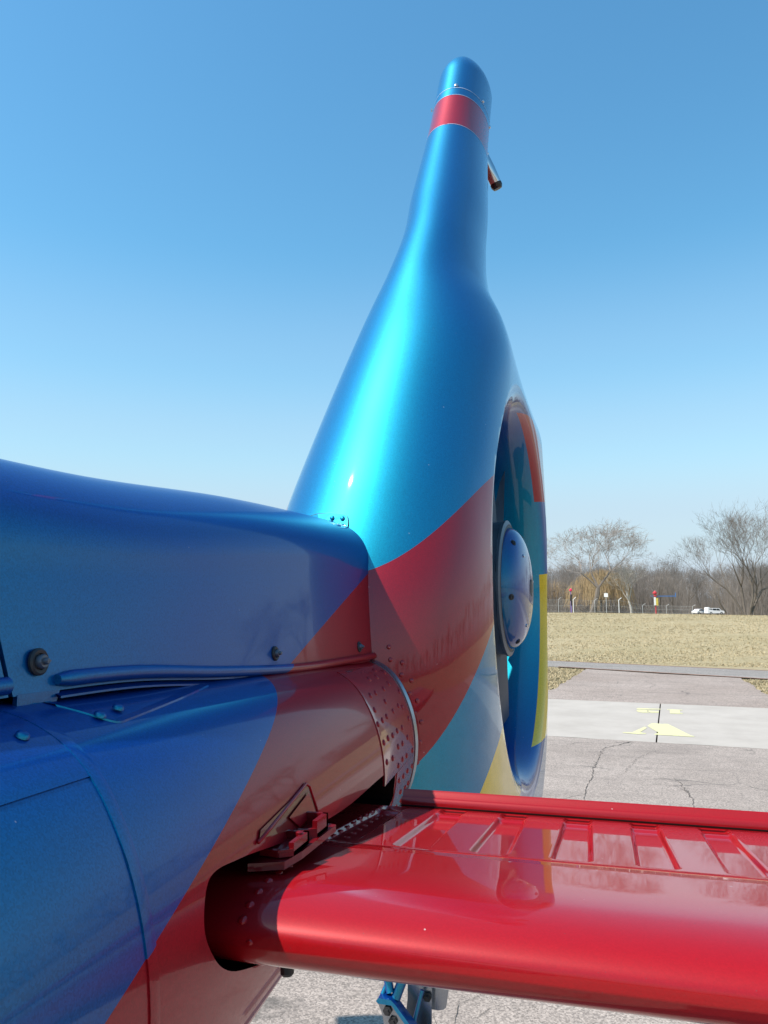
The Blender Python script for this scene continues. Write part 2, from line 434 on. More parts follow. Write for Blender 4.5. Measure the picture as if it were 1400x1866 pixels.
sub(tag(rv.build('rivets', M_boom, None, True, 50), kind='stuff'), boom)
# joint ring between boom and fin
def ring_band(y0, y1, d0, d1, t0, t1, n=90):
    V = []; F = []; prof = [(y0, -.004), (y0, d0), ((y0*2+y1)/3, d0+.0006), (y1, d1), (y1, -.01)]
    for i in range(n+1):
        th = t0+(t1-t0)*i/n
        for y, d in prof: V.append(boom_pt(y, th, d))
    k = len(prof); F = [(i*k+j, (i+1)*k+j, (i+1)*k+j+1, i*k+j+1) for i in range(n) for j in range(k-1)]
    return V, F
V, F = ring_band(1.2315, 1.2415, .002, .0045, R(-60), R(100)); sub(mob('joint_ring', V, F, M_alu, None, True, 40), boom)

# --- drive shaft cowl on top of the boom ------------------------------
CX, CW = -.496, .134
def cowl_top(y): return smooth_interp(y, [-1.6, .3, .6, .9, 1.33], [2.29, 2.318, 2.322, 2.341, 2.354])
def cowl_bot(y): return smooth_interp(y, [-1.6, .40, .55, .70, .9, 1.13, 1.33], [2.150, 2.141, 2.138, 2.126, 2.1135, 2.108, 2.105])
def cowl_sec(y, k=40):
    zt, zb = cowl_top(y), cowl_bot(y); zs = zt-.088; ln = .016; pts = []
    for i in range(8): pts.append((CX+CW-ln*i/8, zb+(zs-zb)*i/8))
    for i in range(k+1):
        a = math.pi*i/k; c, s_ = math.cos(a), math.sin(a)
        pts.append((CX+(CW-ln)*math.copysign(abs(c)**.95, c), zs+(zt-zs)*abs(s_)**.96))
    for i in range(7, -1, -1): pts.append((CX-CW+ln*i/8, zb+(zs-zb)*i/8))
    return pts
def cowl_mesh(y0, y1, n, gap=0):
    V = []; F = []
    for i in range(n+1):
        y = y0+(y1-y0)*i/n
        for x, z in cowl_sec(y): V.append((x, y, z))
    k = len(cowl_sec(0)); F = [(i*k+j, (i+1)*k+j, (i+1)*k+(j+1) % k, i*k+(j+1) % k) for i in range(n) for j in range(k)]
    F += [tuple(range(k)), tuple(n*k+j for j in range(k))[::-1]]
    return V, F
def skew(y, z): return y+(2.15-z)*.0
V, F = cowl_mesh(.4235, 1.336, 80)
V = [(x, y-(.18*(z-2.13) if y < .4236 else 0), z) for x, y, z in V]
cowl = hp(mob('driveshaft_cowl', V, F, M_cowl, None, True, 40))
V, F = cowl_mesh(-1.6, .4195, 120)
V = [(x, y-(.18*(z-2.13) if y > .4194 else 0), z) for x, y, z in V]
cowl2 = hp(mob('driveshaft_cowl', V, F, M_cowl, None, True, 40))
V, F = cowl_mesh(.36, .47, 6)
V = [(CX+(x-CX)*.975, y, 2.13+(z-2.13)*.975) for x, y, z in V]; sub(mob('joint_filler', V, F, M_dark, None, True, 40), cowl)
def bead(y0, y1, par, n=60, dz=0.006, r=.0058):
    m = MB(); pts = [(CX+CW+.001, y0+(y1-y0)*i/n, cowl_bot(y0+(y1-y0)*i/n)+.0075) for i in range(n+1)]
    rr = [r*.6 if i < 1 else r for i in range(n+1)]
    m.tube(pts, rr, 14); sub(m.build('edge_bead', M_cowl, None, True, 50), par)
bead(.462, 1.322, cowl); bead(-1.4, .414, cowl2)
# thin flange under the bead
m = MB()
for i in range(60):
    y = .462+(1.325-.462)*i/60; y2 = .462+(1.325-.462)*(i+1)/60
    m.add([(CX+CW-.002, y, cowl_bot(y)-.001), (CX+CW+.0045, y, cowl_bot(y)-.0035), (CX+CW+.0045, y2, cowl_bot(y2)-.0035), (CX+CW-.002, y2, cowl_bot(y2)-.001),
           (CX+CW-.002, y, cowl_bot(y)-.003), (CX+CW+.0045, y, cowl_bot(y)-.005), (CX+CW+.0045, y2, cowl_bot(y2)-.005), (CX+CW-.002, y2, cowl_bot(y2)-.003)],
          [(0, 1, 2, 3), (4, 7, 6, 5), (1, 5, 6, 2)])
sub(m.build('edge_flange', M_cowl), cowl)
# lower lip tab at the front corner
m = MB(); m.prism([(.425, 2.1415), (.425, 2.133), (.430, 2.1295), (.462, 2.1305), (.466, 2.1405)], lambda p: (CX+CW-.003, p[0], p[1]), lambda p: (CX+CW+.0004, p[0], p[1]))
sub(m.build('corner_tab', M_cowl), cowl)
# quarter turn fasteners
def fastener(y, z, r=.0088):
    xo = CX+CW-.016*max(0, z-cowl_bot(y))/.13; f = MB(); M0 = frame_z((1, 0, .1), (xo, y, z))
    f.lathe([(r, 0), (r, .0018), (r*.86, .003), (r*.62, .0026), (r*.62, .0008)], M0, 28)
    o = f.build('fastener', M_rubber, None, True, 40); sub(o, cowl)
    f = MB(); f.lathe([(r*.52, .0005), (r*.52, .0052), (r*.44, .0062)], M0, 24)
    f.lathe([(r*.26, .006), (r*.25, .0085), (r*.18, .0092)], M0, 16)
    f.box((xo+.0090, y, z+.0009), (.0012, r*.42, r*.09))
    sub(f.build('fastener_stud', M_grey, None, True, 40), cowl)
fastener(.4455, 2.161, .0092); fastener(.846, 2.142, .0085); fastener(1.178, 2.132, .0085)
# hinge doublers with screws on the boom below the cowl
def strip(y0, y1, z0, z1, name='hinge_plate'):
    V = []; F = []; n = 40
    for i in range(n+1):
        t = i/n; y = y0+(y1-y0)*t; zz = z0+(z1-z0)*t
        r_ = math.sin(min(1, t*8)*math.pi/2)
        za = zz+.014-.014*r_
        for z, d in ((zz+.02, .0012), (za, .0012), (za-.0008, -.0006)):
            p, nn, th = boom_at(y, min(z, boomZ(y)+1.05*boomR(y)), d); V.append(p)
    F = [(i*3+j, i*3+j+1, (i+1)*3+j+1, (i+1)*3+j) for i in range(n) for j in range(2)]
    o = mob(name, V, F, M_boom, None, True, 40); return sub(o, boom)
strip(.450, .66, 2.118, 2.124); strip(.36, .405, 2.117, 2.117)
m = MB()
for y, z in ((.4625, 2.1235), (.491, 2.1245), (.38, 2.1235), (.34, 2.1235)):
    p, n, th = boom_at(y, z, .0022); rivet(m, p, n, .0044, .0022, 12)
sub(tag(m.build('screws', M_boom, None, True, 50), kind='stuff'), boom)

# --- fin details -------------------------------------------------------
def fin_n(y, z):
    e = .004; P = Vector((fin_x(y, z), y, z)); a = Vector((fin_x(y+e, z), y+e, z))-P; b = Vector((fin_x(y, z+e), y, z+e))-P
    return a.cross(b).normalized()
m = MB()
for y, z in [(1.258, 2.128), (1.257, 2.107), (1.266, 2.102), (1.264, 2.082), (1.273, 2.072), (1.27, 2.051), (1.278, 2.039), (1.275, 2.019), (1.283, 2.004), (1.278, 1.986), (1.283, 1.971), (1.279, 1.953), (1.283, 1.938),
             (1.277, 1.92), (1.28, 1.905), (1.28, 1.885), (1.276, 1.865), (1.245, 2.135)]:
    rivet(m, (fin_x(y, z), y, z), fin_n(y, z), .0043, .0018, 10)
sub(tag(m.build('rivets', M_fin, None, True, 50), kind='stuff'), fin)
# oval inspection plate at the foot of the fin nose
def nose_pt(x, z, d=0.):
    """point on the fin nose at lateral x, height z"""
    P = fin_params(z); lo, hi = P[2], P[2]+P[4]; side = 1 if x >= (P[0]+P[1])/2 else -1
    for _ in range(40):
        mid = (lo+hi)/2
        if (fin_x(mid, z, side, P)-x)*side < 0: lo = mid
        else: hi = mid
    return Vector((x, (lo+hi)/2-d, z))
def nose_n(x, z):
    e = .004; a = nose_pt(x+e, z)-nose_pt(x-e, z); b = nose_pt(x, z+e)-nose_pt(x, z-e)
    return a.cross(b).normalized()
m = MB(); pl = [(-.540, 2.343), (-.535, 2.352), (-.515, 2.360), (-.49, 2.364), (-.46, 2.364), (-.434, 2.360), (-.427, 2.355), (-.4235, 2.342), (-.4235, 2.332), (-.428, 2.326), (-.436, 2.324), (-.54, 2.324)]
top = [nose_pt(x, z, .0022) for x, z in pl]; bot = [nose_pt(x, z, -.001) for x, z in pl]; n_ = len(pl); cen = nose_pt(-.48, 2.344, .0026)
m.add(top+bot+[cen], [(2*n_, (i+1) % n_, i) for i in range(n_)]+[(i, (i+1) % n_, (i+1) % n_+n_, i+n_) for i in range(n_)])
pt = m.build('inspection_plate', M_fin); sub(pt, fin)
m = MB(); m.tube([nose_pt(x, z, .0012) for x, z in pl[:11]], .0011, 6); sub(m.build('plate_sealant', M_rubber, None, True), fin)
m = MB()
for x, z in ((-.436, 2.3525), (-.457, 2.3545), (-.434, 2.338), (-.449, 2.338), (-.478, 2.349), (-.495, 2.355)):
    p = nose_pt(x, z, .0024); rivet(m, p, nose_n(x, z), .0045, .0026, 14)
sub(tag(m.build('screws', M_fin, None, True, 50), kind='stuff'), fin)
# cap seam, screws and paint lines near the tip
def fin_line(z0, w_, name, mat, proud=.0006, s0=0.0):
    P = fin_params(z0); V = []; n = 120
    for i in range(n+1):
        t = (1-math.cos(math.pi*i/n))/2; y = P[2]+(P[3]-P[2])*t
        for s_ in ((1,) if i in (0, n) else (1,)):
            for z in (z0-w_/2, z0+w_/2):
                nn = fin_n(min(max(y, P[2]+.001), P[3]-.004), z) if 0 < i < n else Vector((0, -1 if i == 0 else 1, 0))
                V.append(Vector((fin_x(y, z, 1), y, z))+nn*proud)
    m2 = []
    for i in range(n+1):
        for q in range(2):
            v = V[i*2+q]; P2 = fin_params(v.z); xc = (P2[0]+P2[1])/2; m2.append(Vector((2*xc-v.x, v.y, v.z)))
    F = [(2*i, 2*i+2, 2*i+3, 2*i+1) for i in range(n)]; b = len(V)
    F += [(b+2*i, b+2*i+1, b+2*i+3, b+2*i+2) for i in range(n)]
    return sub(mob(name, V+m2, F, mat, None, True), fin)
M_line = simple('pale_primer_line', (.35, .45, .60), .4)
fin_line(3.728, .0022, 'cap_seam', M_line); fin_line(3.695, .0016, 'band_edge', M_line); fin_line(3.555, .0016, 'band_edge', M_line)
m = MB()
for x, z, side in ((-.355, 3.737, 1), (-.4395, 3.725, 1)):
    p = nose_pt(x, z) if x > -.43 else Vector((-.447, 2.20, 3.735)); m.lathe([(.006, 0), (.006, .003), (.003, .005)], frame_z(nose_n(x, z) if x > -.43 else (-1, -.2, 0), p), 12)
for y, z in ((2.205, 3.738), (2.30, 3.712), (2.35, 3.655), (2.36, 3.60)):
    m.lathe([(.005, 0), (.005, .002), (.003, .004)], frame_z(fin_n(y, z), (fin_x(y, z), y, z)), 12)
sub(tag(m.build('screws', M_steel, None, True, 50), kind='stuff'), fin)
# tail light on the trailing edge
m = MB(); a = Vector((-.325, 2.47, 3.725)); b = Vector((-.283, 2.50, 3.618)); d = (b-a)
m.lathe([(.008, -.05), (.016, -.01), (.0195, .05), (.0195, d.length-.012), (.015, d.length-.002), (.010, d.length+.004)], frame_z(d, a), 28)
sub(m.build('tail_light', M_chrome, None, True, 40), fin)
m = MB(); m.lathe([(.020, d.length-.014), (.020, d.length-.004), (.015, d.length+.0055), (.005, d.length+.0075)], frame_z(d, a), 28)
sub(m.build('light_lens', simple('dark_lens', (.02, .012, .01), .08), None, True, 40), fin)

# --- ducted fan ---------------------------------------------------------
fan = hp(empty('ducted_fan', (0, 0, 0)))
DM = DUCT   # local z points out to port
m = MB(); m.lathe([(.12, -.30), (.168, -.26), (.168, -.053), (.172, -.050), (.172, -.045), (.162, -.041), (.155, -.053), (.0, -.053)][::-1], DM, 64)
hub = m.build('hub_collar', M_grey, None, True, 35); sub(hub, fan)
DZ, DH = -.044, .054
m = MB(); prof = [(.156, -.048)]+[(.154*math.cos(a)**.75 if a < 1.5707 else 0.0005, DZ+DH*math.sin(a)) for a in np.linspace(0, math.pi/2, 20)]
m.lathe(prof, DM, 64); dome = m.build('hub_dome', M_dome, None, True, 60); sub(dome, fan)
m = MB(); m.lathe([(.158, -.050), (.162, -.047), (.162, -.043), (.157, -.041)], DM, 64); sub(m.build('dome_gasket', M_rubber, None, True, 50), fan)
def dome_pt(ang, rr):
    c = (rr/.154)**(1/.75); a = math.acos(min(1, c)); return DM @ Vector((rr*math.cos(ang), rr*math.sin(ang), DZ+DH*math.sin(a)))
def dome_n(ang, rr):
    a = dome_pt(ang+.01, rr)-dome_pt(ang-.01, rr); b = dome_pt(ang, rr+.001)-dome_pt(ang, rr-.001); n = b.cross(a).normalized()
    return n if n.x > 0 else -n
for k in range(6):
    ang = R(90+k*60+10); p = dome_pt(ang, .141); n = dome_n(ang, .141)
    m = MB(); m.lathe([(.0075, -.003), (.0075, .001), (.005, .0013), (.005, .003), (.003, .0032), (.0025, .002)], frame_z(n, p), 16)
    sub(m.build('dome_screw', M_rubber, None, True, 40), fan)
for k in range(3):
    ang = R(100+k*120); p = dome_pt(ang, .10); m = MB(); m.lathe([(.004, -.001), (.004, .002), (.002, .003)], frame_z(dome_n(ang, .10), p), 10)
    sub(m.build('dome_rivet', M_steel, None, True, 40), fan)
m = MB(); p = DM @ Vector((0, 0, DZ+DH)); m.lathe([(.022, -.004), (.022, .0006), (.016, .001)], frame_z(dome_n(0, .02), p), 24); sub(m.build('sight_port', M_rubber, None, True, 40), fan)
def fan_blade(k, n=10):
    m = MB(); V = []; F = []
    for i in range(9):
        t = i/8; r = .155+(.432-.155)*t; ch = .042-.006*t; tw = R(52-30*t)
        for (u, v) in ((-1, 0), (-.5, .12), (.3, .10), (1, 0), (.3, -.06), (-.5, -.08)):
            x = u*ch; q = v*ch; V.append(Vector((r, x*math.cos(tw)-q*math.sin(tw), x*math.sin(tw)+q*math.cos(tw)-.105)))
    for i in range(8):
        for j in range(6): F.append((i*6+j, i*6+(j+1) % 6, (i+1)*6+(j+1) % 6, (i+1)*6+j))
    F += [tuple(range(6)), tuple(48+j for j in range(6))]
    M0 = DM @ Matrix.Rotation(R(-5)+2*math.pi*k/n, 4, 'Z'); m.add([M0 @ v for v in V], F)
    sub(m.build('fan_blade', M_grey, None, True, 40), fan)
for k in range(10): fan_blade(k)
def vane(k, n=9):
    m = MB(); V = []; F = []
    for i in range(2):
        r = .15+.30*i
        for (u, v) in ((-1, 0), (-.4, .14), (.5, .08), (1, 0), (.5, -.08), (-.4, -.14)): V.append(Vector((r, v*.05, u*.05-.36)))
    F = [(j, (j+1) % 6, (j+1) % 6+6, j+6) for j in range(6)]
    M0 = DM @ Matrix.Rotation(R(4)+2*math.pi*k/n, 4, 'Z'); m.add([M0 @ v for v in V], F)
    sub(m.build('stator_vane', M_blue, None, True, 40), fan)
for k in range(9): vane(k)
m = MB(); m.lathe([(.15, -.50), (.155, -.31), (.14, -.30)], DM, 40); sub(m.build('gearbox', M_blue, None, True, 40), fan)

# --- horizontal stabiliser ------------------------------------------------
SPT = [(.527, 1.962), (.5285, 1.9695), (.534, 1.9755), (.544, 1.9808), (.560, 1.9850), (.580, 1.9870), (.60, 1.9866), (.63, 1.9840), (.67, 1.9792), (.712, 1.9740)]
SPB = [(.5275, 1.958), (.531, 1.950), (.54, 1.9435), (.555, 1.938), (.59, 1.931), (.64, 1.925), (.72, 1.920), (.85, 1.921), (1.0, 1.934)]
X0, X1 = -.385, 1.15
BEADX = [-.256+.0755*i for i in range(19)]
def rr_mask(u, v, hw, hl, r):
    """signed distance to a rounded rectangle"""
    a, b = abs(u)-hw+r, abs(v)-hl+r
    return math.hypot(max(a, 0), max(b, 0))+min(max(a, b), 0)-r
def top_z(x, y):
    z0 = float(np.interp(y, [.712, .715, .742, .746, .99], [1.9740, 1.9736, 1.9694, 1.9682, 1.9425]))
    if y > .7465 and x > -.30:
        k = min(range(len(BEADX)), key=lambda i: abs(BEADX[i]-x)); u = x-BEADX[k]
        d = rr_mask(u, y-.9075, .0150-.0025*((y-.75)/.2), .152, .006)
        wall = .0055
        if d < wall:
            t = max(0., min(1., (wall-d)/wall)); s_ = t*t*(3-2*t)
            lip = .0007*math.sin(math.pi*max(0, min(1, (d+.000)/wall))) if d > 0 else 0
            z0 += lip-.0052*s_
            if y > .955: z0 += .003*min(1, (y-.955)/.006)*s_*(1 if y < .972 else max(0, 1-(y-.972)/.004))
    return z0
def make_stab():
    xs = []; x = X0
    while x < X1:
        xs.append(x)
        near = min(abs(abs(x-b)-.0155) for b in BEADX); x += .0012 if near < .0085 else .004
    xs.append(X1)
    ys = list(np.concatenate([[.715, .7155, .728, .742, .744, .746, .7475], np.arange(.7495, .765, .0016), np.arange(.770, .95, .012), np.arange(.950, .9905, .002)]))
    cols = []
    for x in xs:
        c = [(x, y, z) for y, z in SPT[::-1][:0:-1]] if False else [(x, y, z) for y, z in SPB[::-1]]+[(x, y, z) for y, z in SPT]+[(x, y, top_z(x, y)) for y in ys]+[(x, 1.0, 1.9395)]
        cols.append(c)
    n = len(cols[0]); V = [p for c in cols for p in c]
    F = [(i*n+j, i*n+(j+1) % n, (i+1)*n+(j+1) % n, (i+1)*n+j) for i in range(len(cols)-1) for j in range(n)]
    F += [tuple(range(n))[::-1], tuple((len(cols)-1)*n+j for j in range(n))]
    # refine the nose by smooth interpolation is left to normals
    return mob('horizontal_stabilizer', V, F, M_red, None, True, 45)
def refine(L, k=5):
    out = []
    n = len(L)
    for i in range(n-1):
        p0, p1, p2, p3 = [np.array(L[min(max(j, 0), n-1)]) for j in (i-1, i, i+1, i+2)]
        for s_ in range(k):
            t = s_/k; out.append(tuple(.5*((2*p1)+(-p0+p2)*t+(2*p0-5*p1+4*p2-p3)*t*t+(-p0+3*p1-3*p2+p3)*t**3)))
    out.append(tuple(L[-1])); return out
_all = refine(SPB[::-1]+SPT, 5); SPB = []; SPT = _all
stab = hp(make_stab())
# trailing edge strip
m = MB(); prof = [(.9905, 1.934), (.9905, 1.9445), (.992, 1.9500), (.9945, 1.9512), (.997, 1.9500), (.9985, 1.9505), (1.001, 1.9560), (1.0045, 1.9585), (1.008, 1.957), (1.010, 1.952), (1.0105, 1.930), (1.005, 1.926), (.992, 1.928)]
m.prism(prof[::-1], lambda p: (-.252, p[0]+.012, p[1]), lambda p: (X1, p[0]+.012, p[1])); sub(m.build('trailing_edge_strip', M_redd, None, True, 50), stab)
m = MB(); m.box(((X1-.25)/2, .9935, 1.9432), (X1+.25, .004, .0012)); sub(m.build('seam_gap', M_dark), stab)
m = MB()
for k in range(24):
    x = -.22+k*.058; m.lathe([(.0022, 0), (.0022, .0006), (.0012, .001)], frame_z((0, 0, 1), (x, 1.0065+.0005, 1.9495)), 8)
sub(tag(m.build('rivets', M_redd, None, True, 50), kind='stuff'), stab)
# rivets round the root
m = MB()
def stab_top(y):
    if y > .712: return top_z(-.5, y)
    best = 1.99
    P = [p for p in SPT if p[1] > 1.962]
    return float(np.interp(y, [p[0] for p in P], [p[1] for p in P]))
for y in (.5335, .545, .560, .578, .598, .62): rivet(m, (-.2515, y, stab_top(y)), (0, -.6+(y-.53)*6, 1), .0036, .0015, 10)
for y in (.705, .728, .75, .775, .80, .825, .85, .875, .90, .925, .95, .975): rivet(m, (-.264-.03*(y-.7), y, stab_top(y)), (0, .1, 1), .0034, .0013, 10)
for i, y in enumerate((.5285, .536, .548, .563, .58)): rivet(m, (-.243, y, (1.962, 1.949, 1.941, 1.9375, 1.934)[i]), (0, -1+i*.2, -.5-.2*i), .0036, .0015, 10)
sub(tag(m.build('rivets', M_red, None, True, 50), kind='stuff'), stab)
# bolt bracket under the root
m = MB(); m.box((-.268, .62, 1.922), (.036, .04, .012)); m.lathe([(.0075, 0), (.0075, .010), (.0055, .011), (.0055, .017), (.0035, .019)], frame_z((0.1, -.2, -1), (-.250, .615, 1.922)), 12)
sub(m.build('root_bolt', M_rubber, None, False), stab)

# --- clamp fitting and triangular recess on the boom ----------------------
fit = hp(empty('clamp_fitting'))
def on_boom(y, z, d): return boom_at(y, z, d)[0]
def ribbon(pts, wd, d0, name, mat, par):
    V = []; F = []
    for y, z in pts: V += [on_boom(y, z-wd/2, d0), on_boom(y, z+wd/2, d0)]
    F = [(2*i, 2*i+1, 2*i+3, 2*i+2) for i in range(len(pts)-1)]; return sub(mob(name, V, F, mat), par)
tri = [(.575, 2.018), (.58, 2.023), (.700, 2.0305), (.706, 2.027), (.715, 2.002), (.68, 2.000)]
m = MB(); m.add([on_boom(y, z, .0016) for y, z in tri], [tuple(range(len(tri)))]); sub(m.build('recess', M_clamp_shade), fit)
m = MB(); m.tube([on_boom(y, z, .0015) for y, z in [(.572, 2.0165), (.60, 2.0195), (.64, 2.0245), (.68, 2.029), (.70, 2.0315), (.7075, 2.028), (.716, 2.002)]], .0016, 8)
sub(m.build('recess_rim', M_boom, None, True), fit)
m = MB(); tri2 = [(.640, 2.017), (.698, 2.024), (.706, 2.005), (.66, 2.004)]; m.add([on_boom(y, z, .003) for y, z in tri2], [(0, 1, 2, 3)]); sub(m.build('recess_cover', M_boom), fit)
def bracket(y, w_, hh, d_, z):
    # open box: base, two cheeks, rounded end
    m = MB(); x = -.262
    m.prism([(x-.006, y-.010), (x+d_*.55, y-.012), (x+d_, y-.004), (x+d_, y+w_), (x-.006, y+w_)], lambda p: (p[0], p[1], z), lambda p: (p[0], p[1], z+.0035))
    m.prism([(x+d_-.0045, y-.004), (x+d_, y-.004), (x+d_, y+w_), (x+d_-.0045, y+w_)], lambda p: (p[0], p[1], z), lambda p: (p[0], p[1], z+hh))
    m.prism([(x-.006, y+w_-.004), (x+d_, y+w_-.004), (x+d_, y+w_), (x-.006, y+w_)], lambda p: (p[0], p[1], z), lambda p: (p[0], p[1], z+hh))
    m.prism([(x-.006, y-.010), (x+d_*.5, y-.012), (x+d_, y-.004), (x+d_-.002, y), (x+d_*.5, y-.008), (x-.006, y-.006)], lambda p: (p[0], p[1], z), lambda p: (p[0], p[1], z+hh*.55))
    return m
sub(bracket(.608, .030, .010, .021, 1.9985).build('bracket', M_clamp_shade), fit)
sub(bracket(.662, .024, .014, .021, 1.9975).build('bracket', M_clamp_shade), fit)
m = MB(); m.lathe([(.003, 0), (.003, .008), (.0015, .009)], frame_z((0, 0, 1), (-.246, .628, 2.002)), 10); sub(m.build('pin', M_clamp_shade, None, True, 40), fit)
m = MB(); m.prism([(-.27, .580), (-.244, .592), (-.240, .62), (-.238, .700), (-.27, .71)], lambda p: (p[0], p[1], 1.9915), lambda p: (p[0], p[1], 1.9975)); sub(m.build('shaded_base_plate', M_clamp_shade), fit)  # dark plate whose colour carries the shadow under the brackets

# --- tail skid under the shroud ---------------------------------------------
skid = hp(empty('tail_skid'))
def layer(name, pts, y0, y1, mat, par=skid):
    m = MB(); m.prism(pts, lambda p: (p[0], y0, p[1]), lambda p: (p[0], y1, p[1])); sub(m.build(name, mat), par)
def px(u, v): # picture-plane sketch of the fitting, scaled to its place 1.6 m aft
    return (-.442+(u-698)*.00114, 1.457-(v-1771)*.00107)
layer('cover_plate', [px(*p) for p in ((735, 1660), (780, 1660), (779, 1866), (773, 1990), (716, 1990), (735, 1830))], 1.64, 1.645, M_alu)
layer('side_plate', [px(*p) for p in ((780, 1660), (830, 1660), (802, 1846), (797, 1851), (788, 1853), (774, 1853))], 1.66, 1.664, M_alu)
layer('foot_plate', [px(*p) for p in ((692, 1818), (697, 1813), (716, 1813), (722, 1817), (765, 1870), (790, 1990), (735, 1990), (700, 1836))], 1.585, 1.60, M_alu)
layer('foot_edge', [px(*p) for p in ((691, 1814), (695, 1808), (718, 1809), (726, 1816), (770, 1868), (800, 1990), (786, 1990), (762, 1870), (719, 1818), (695, 1818))], 1.578, 1.605, M_blue)
m = MB(); m.tube([(*px(693, 1766)[:1], 1.61, px(693, 1766)[1]), (px(706, 1788)[0], 1.61, px(706, 1788)[1]), (px(697, 1812)[0], 1.60, px(697, 1812)[1])], .0048, 10)
m.tube([(px(745, 1640)[0], 1.62, px(700, 1640)[1]), (px(735, 1776)[0], 1.61, px(735, 1776)[1]), (px(722, 1814)[0], 1.60, px(722, 1814)[1])], .010, 10)
m.tube([(px(670, 1640)[0], 1.62, px(700, 1640)[1]), (px(703, 1776)[0], 1.61, px(703, 1776)[1]), (px(712, 1806)[0], 1.60, px(712, 1806)[1])], .009, 10)
sub(m.build('fork', M_blue, None, True, 40), skid)
m = MB(); m.tube([(px(767, 1800)[0], 1.615, px(767, 1800)[1]), (px(755, 1848)[0], 1.61, px(755, 1848)[1]), (px(735, 1960)[0], 1.60, px(735, 1960)[1])], .0042, 10); sub(m.build('brace_rod', M_blue, None, True, 40), skid)
for u, v in ((711, 1830), (721, 1847), (772, 1821), (741, 1779)):
    m = MB(); q = px(u, v); m.lathe([(.0095, 0), (.0095, .004), (.005, .0045), (.005, .010)], frame_z((0, -1, 0), (q[0], 1.584 if u < 740 else 1.638, q[1])), 6)
    sub(m.build('bolt', M_rubber, None, False), skid)
m = MB(); m.tube([(px(735, 1660)[0]+.02, 1.66, 1.66), (px(735, 1660)[0]+.01, 1.65, 1.44)], .02, 12); sub(m.build('strut', M_blue, None, True, 40), skid)
# main rotor blade reaching back over the boom (above and left of the view)
m = MB()
def blade_sec(t):
    hub_ = Vector((-.45, -4.6, 3.35)); tip = Vector((-3.0, 2.88, 3.22)); d = tip-hub_; c = hub_+d*t; s_ = d.cross(Vector((0, 0, 1))).normalized()
    w_ = .19*(1 if t < .985 else .7)
    return [c+s_*(u*w_)+Vector((0, 0, h)) for u, h in ((-1, 0), (-.5, .018), (.3, .022), (1, 0), (.3, -.018), (-.5, -.014))]
S = [blade_sec(t) for t in (0.02, .15, .5, .985, 1.0)]; n = 6
m.add([p for s_ in S for p in s_], [(i*n+j, i*n+(j+1) % n, (i+1)*n+(j+1) % n, (i+1)*n+j) for i in range(4) for j in range(n)]+[tuple(range(n))[::-1], tuple(4*n+j for j in range(n))])
hp(m.build('main_rotor_blade', M_grey, None, True, 40))

#STOPFIT
# ====================================================================== GROUND
GA = R(-5)
def g2w(u, v, z=0.): return (u*math.cos(GA)-v*math.sin(GA), u*math.sin(GA)+v*math.cos(GA), z)
def hill(u, v):
    """height of the land: flat field, grass bank rising beyond the road, gentle fall behind it"""
    a = min(1, max(0, (v-30.2+.13*u*(1 if u < 12 else 0)-(1.56 if u >= 12 else 0))/29)); a = max(a, min(1, max(0, (u-25)/26))); z = 1.50*(a*a*(3-2*a))**.85-.012*max(-6, min(u, 60))*a
    if v > 58: z -= (v-58)*.0128
    return z
def ground_mat():
    a = NT('dry_grass'); p = a.pos()
    n1 = a.noise(.22, 4, vec=p); n2 = a.noise(2.2, 5, .65, vec=p); 
    mp = a.n('ShaderNodeMapping'); mp.inputs['Scale'].default_value = (1.2, 5, 1); a.l(p, mp.inputs[0]); n3 = a.noise(3.0, 6, .7, vec=mp.outputs[0])
    c = a.ramp(n3, [(.25, (.24, .195, .10)), (.45, (.35, .29, .17)), (.6, (.45, .365, .215)), (.78, (.52, .435, .27))])
    c = a.mix(a.ramp(n1, [(.42, 0.), (.62, .42)]), c, (.26, .220, .11))
    c = a.mix(a.ramp(n2, [(.35, .35), (.6, 0.)]), c, (.20, .16, .075))
    a.set(Base_Color=c, Roughness=.95); a.l(a.bump(n3, 1., .08), a.b.inputs['Normal']); return a.m
M_grass = ground_mat()
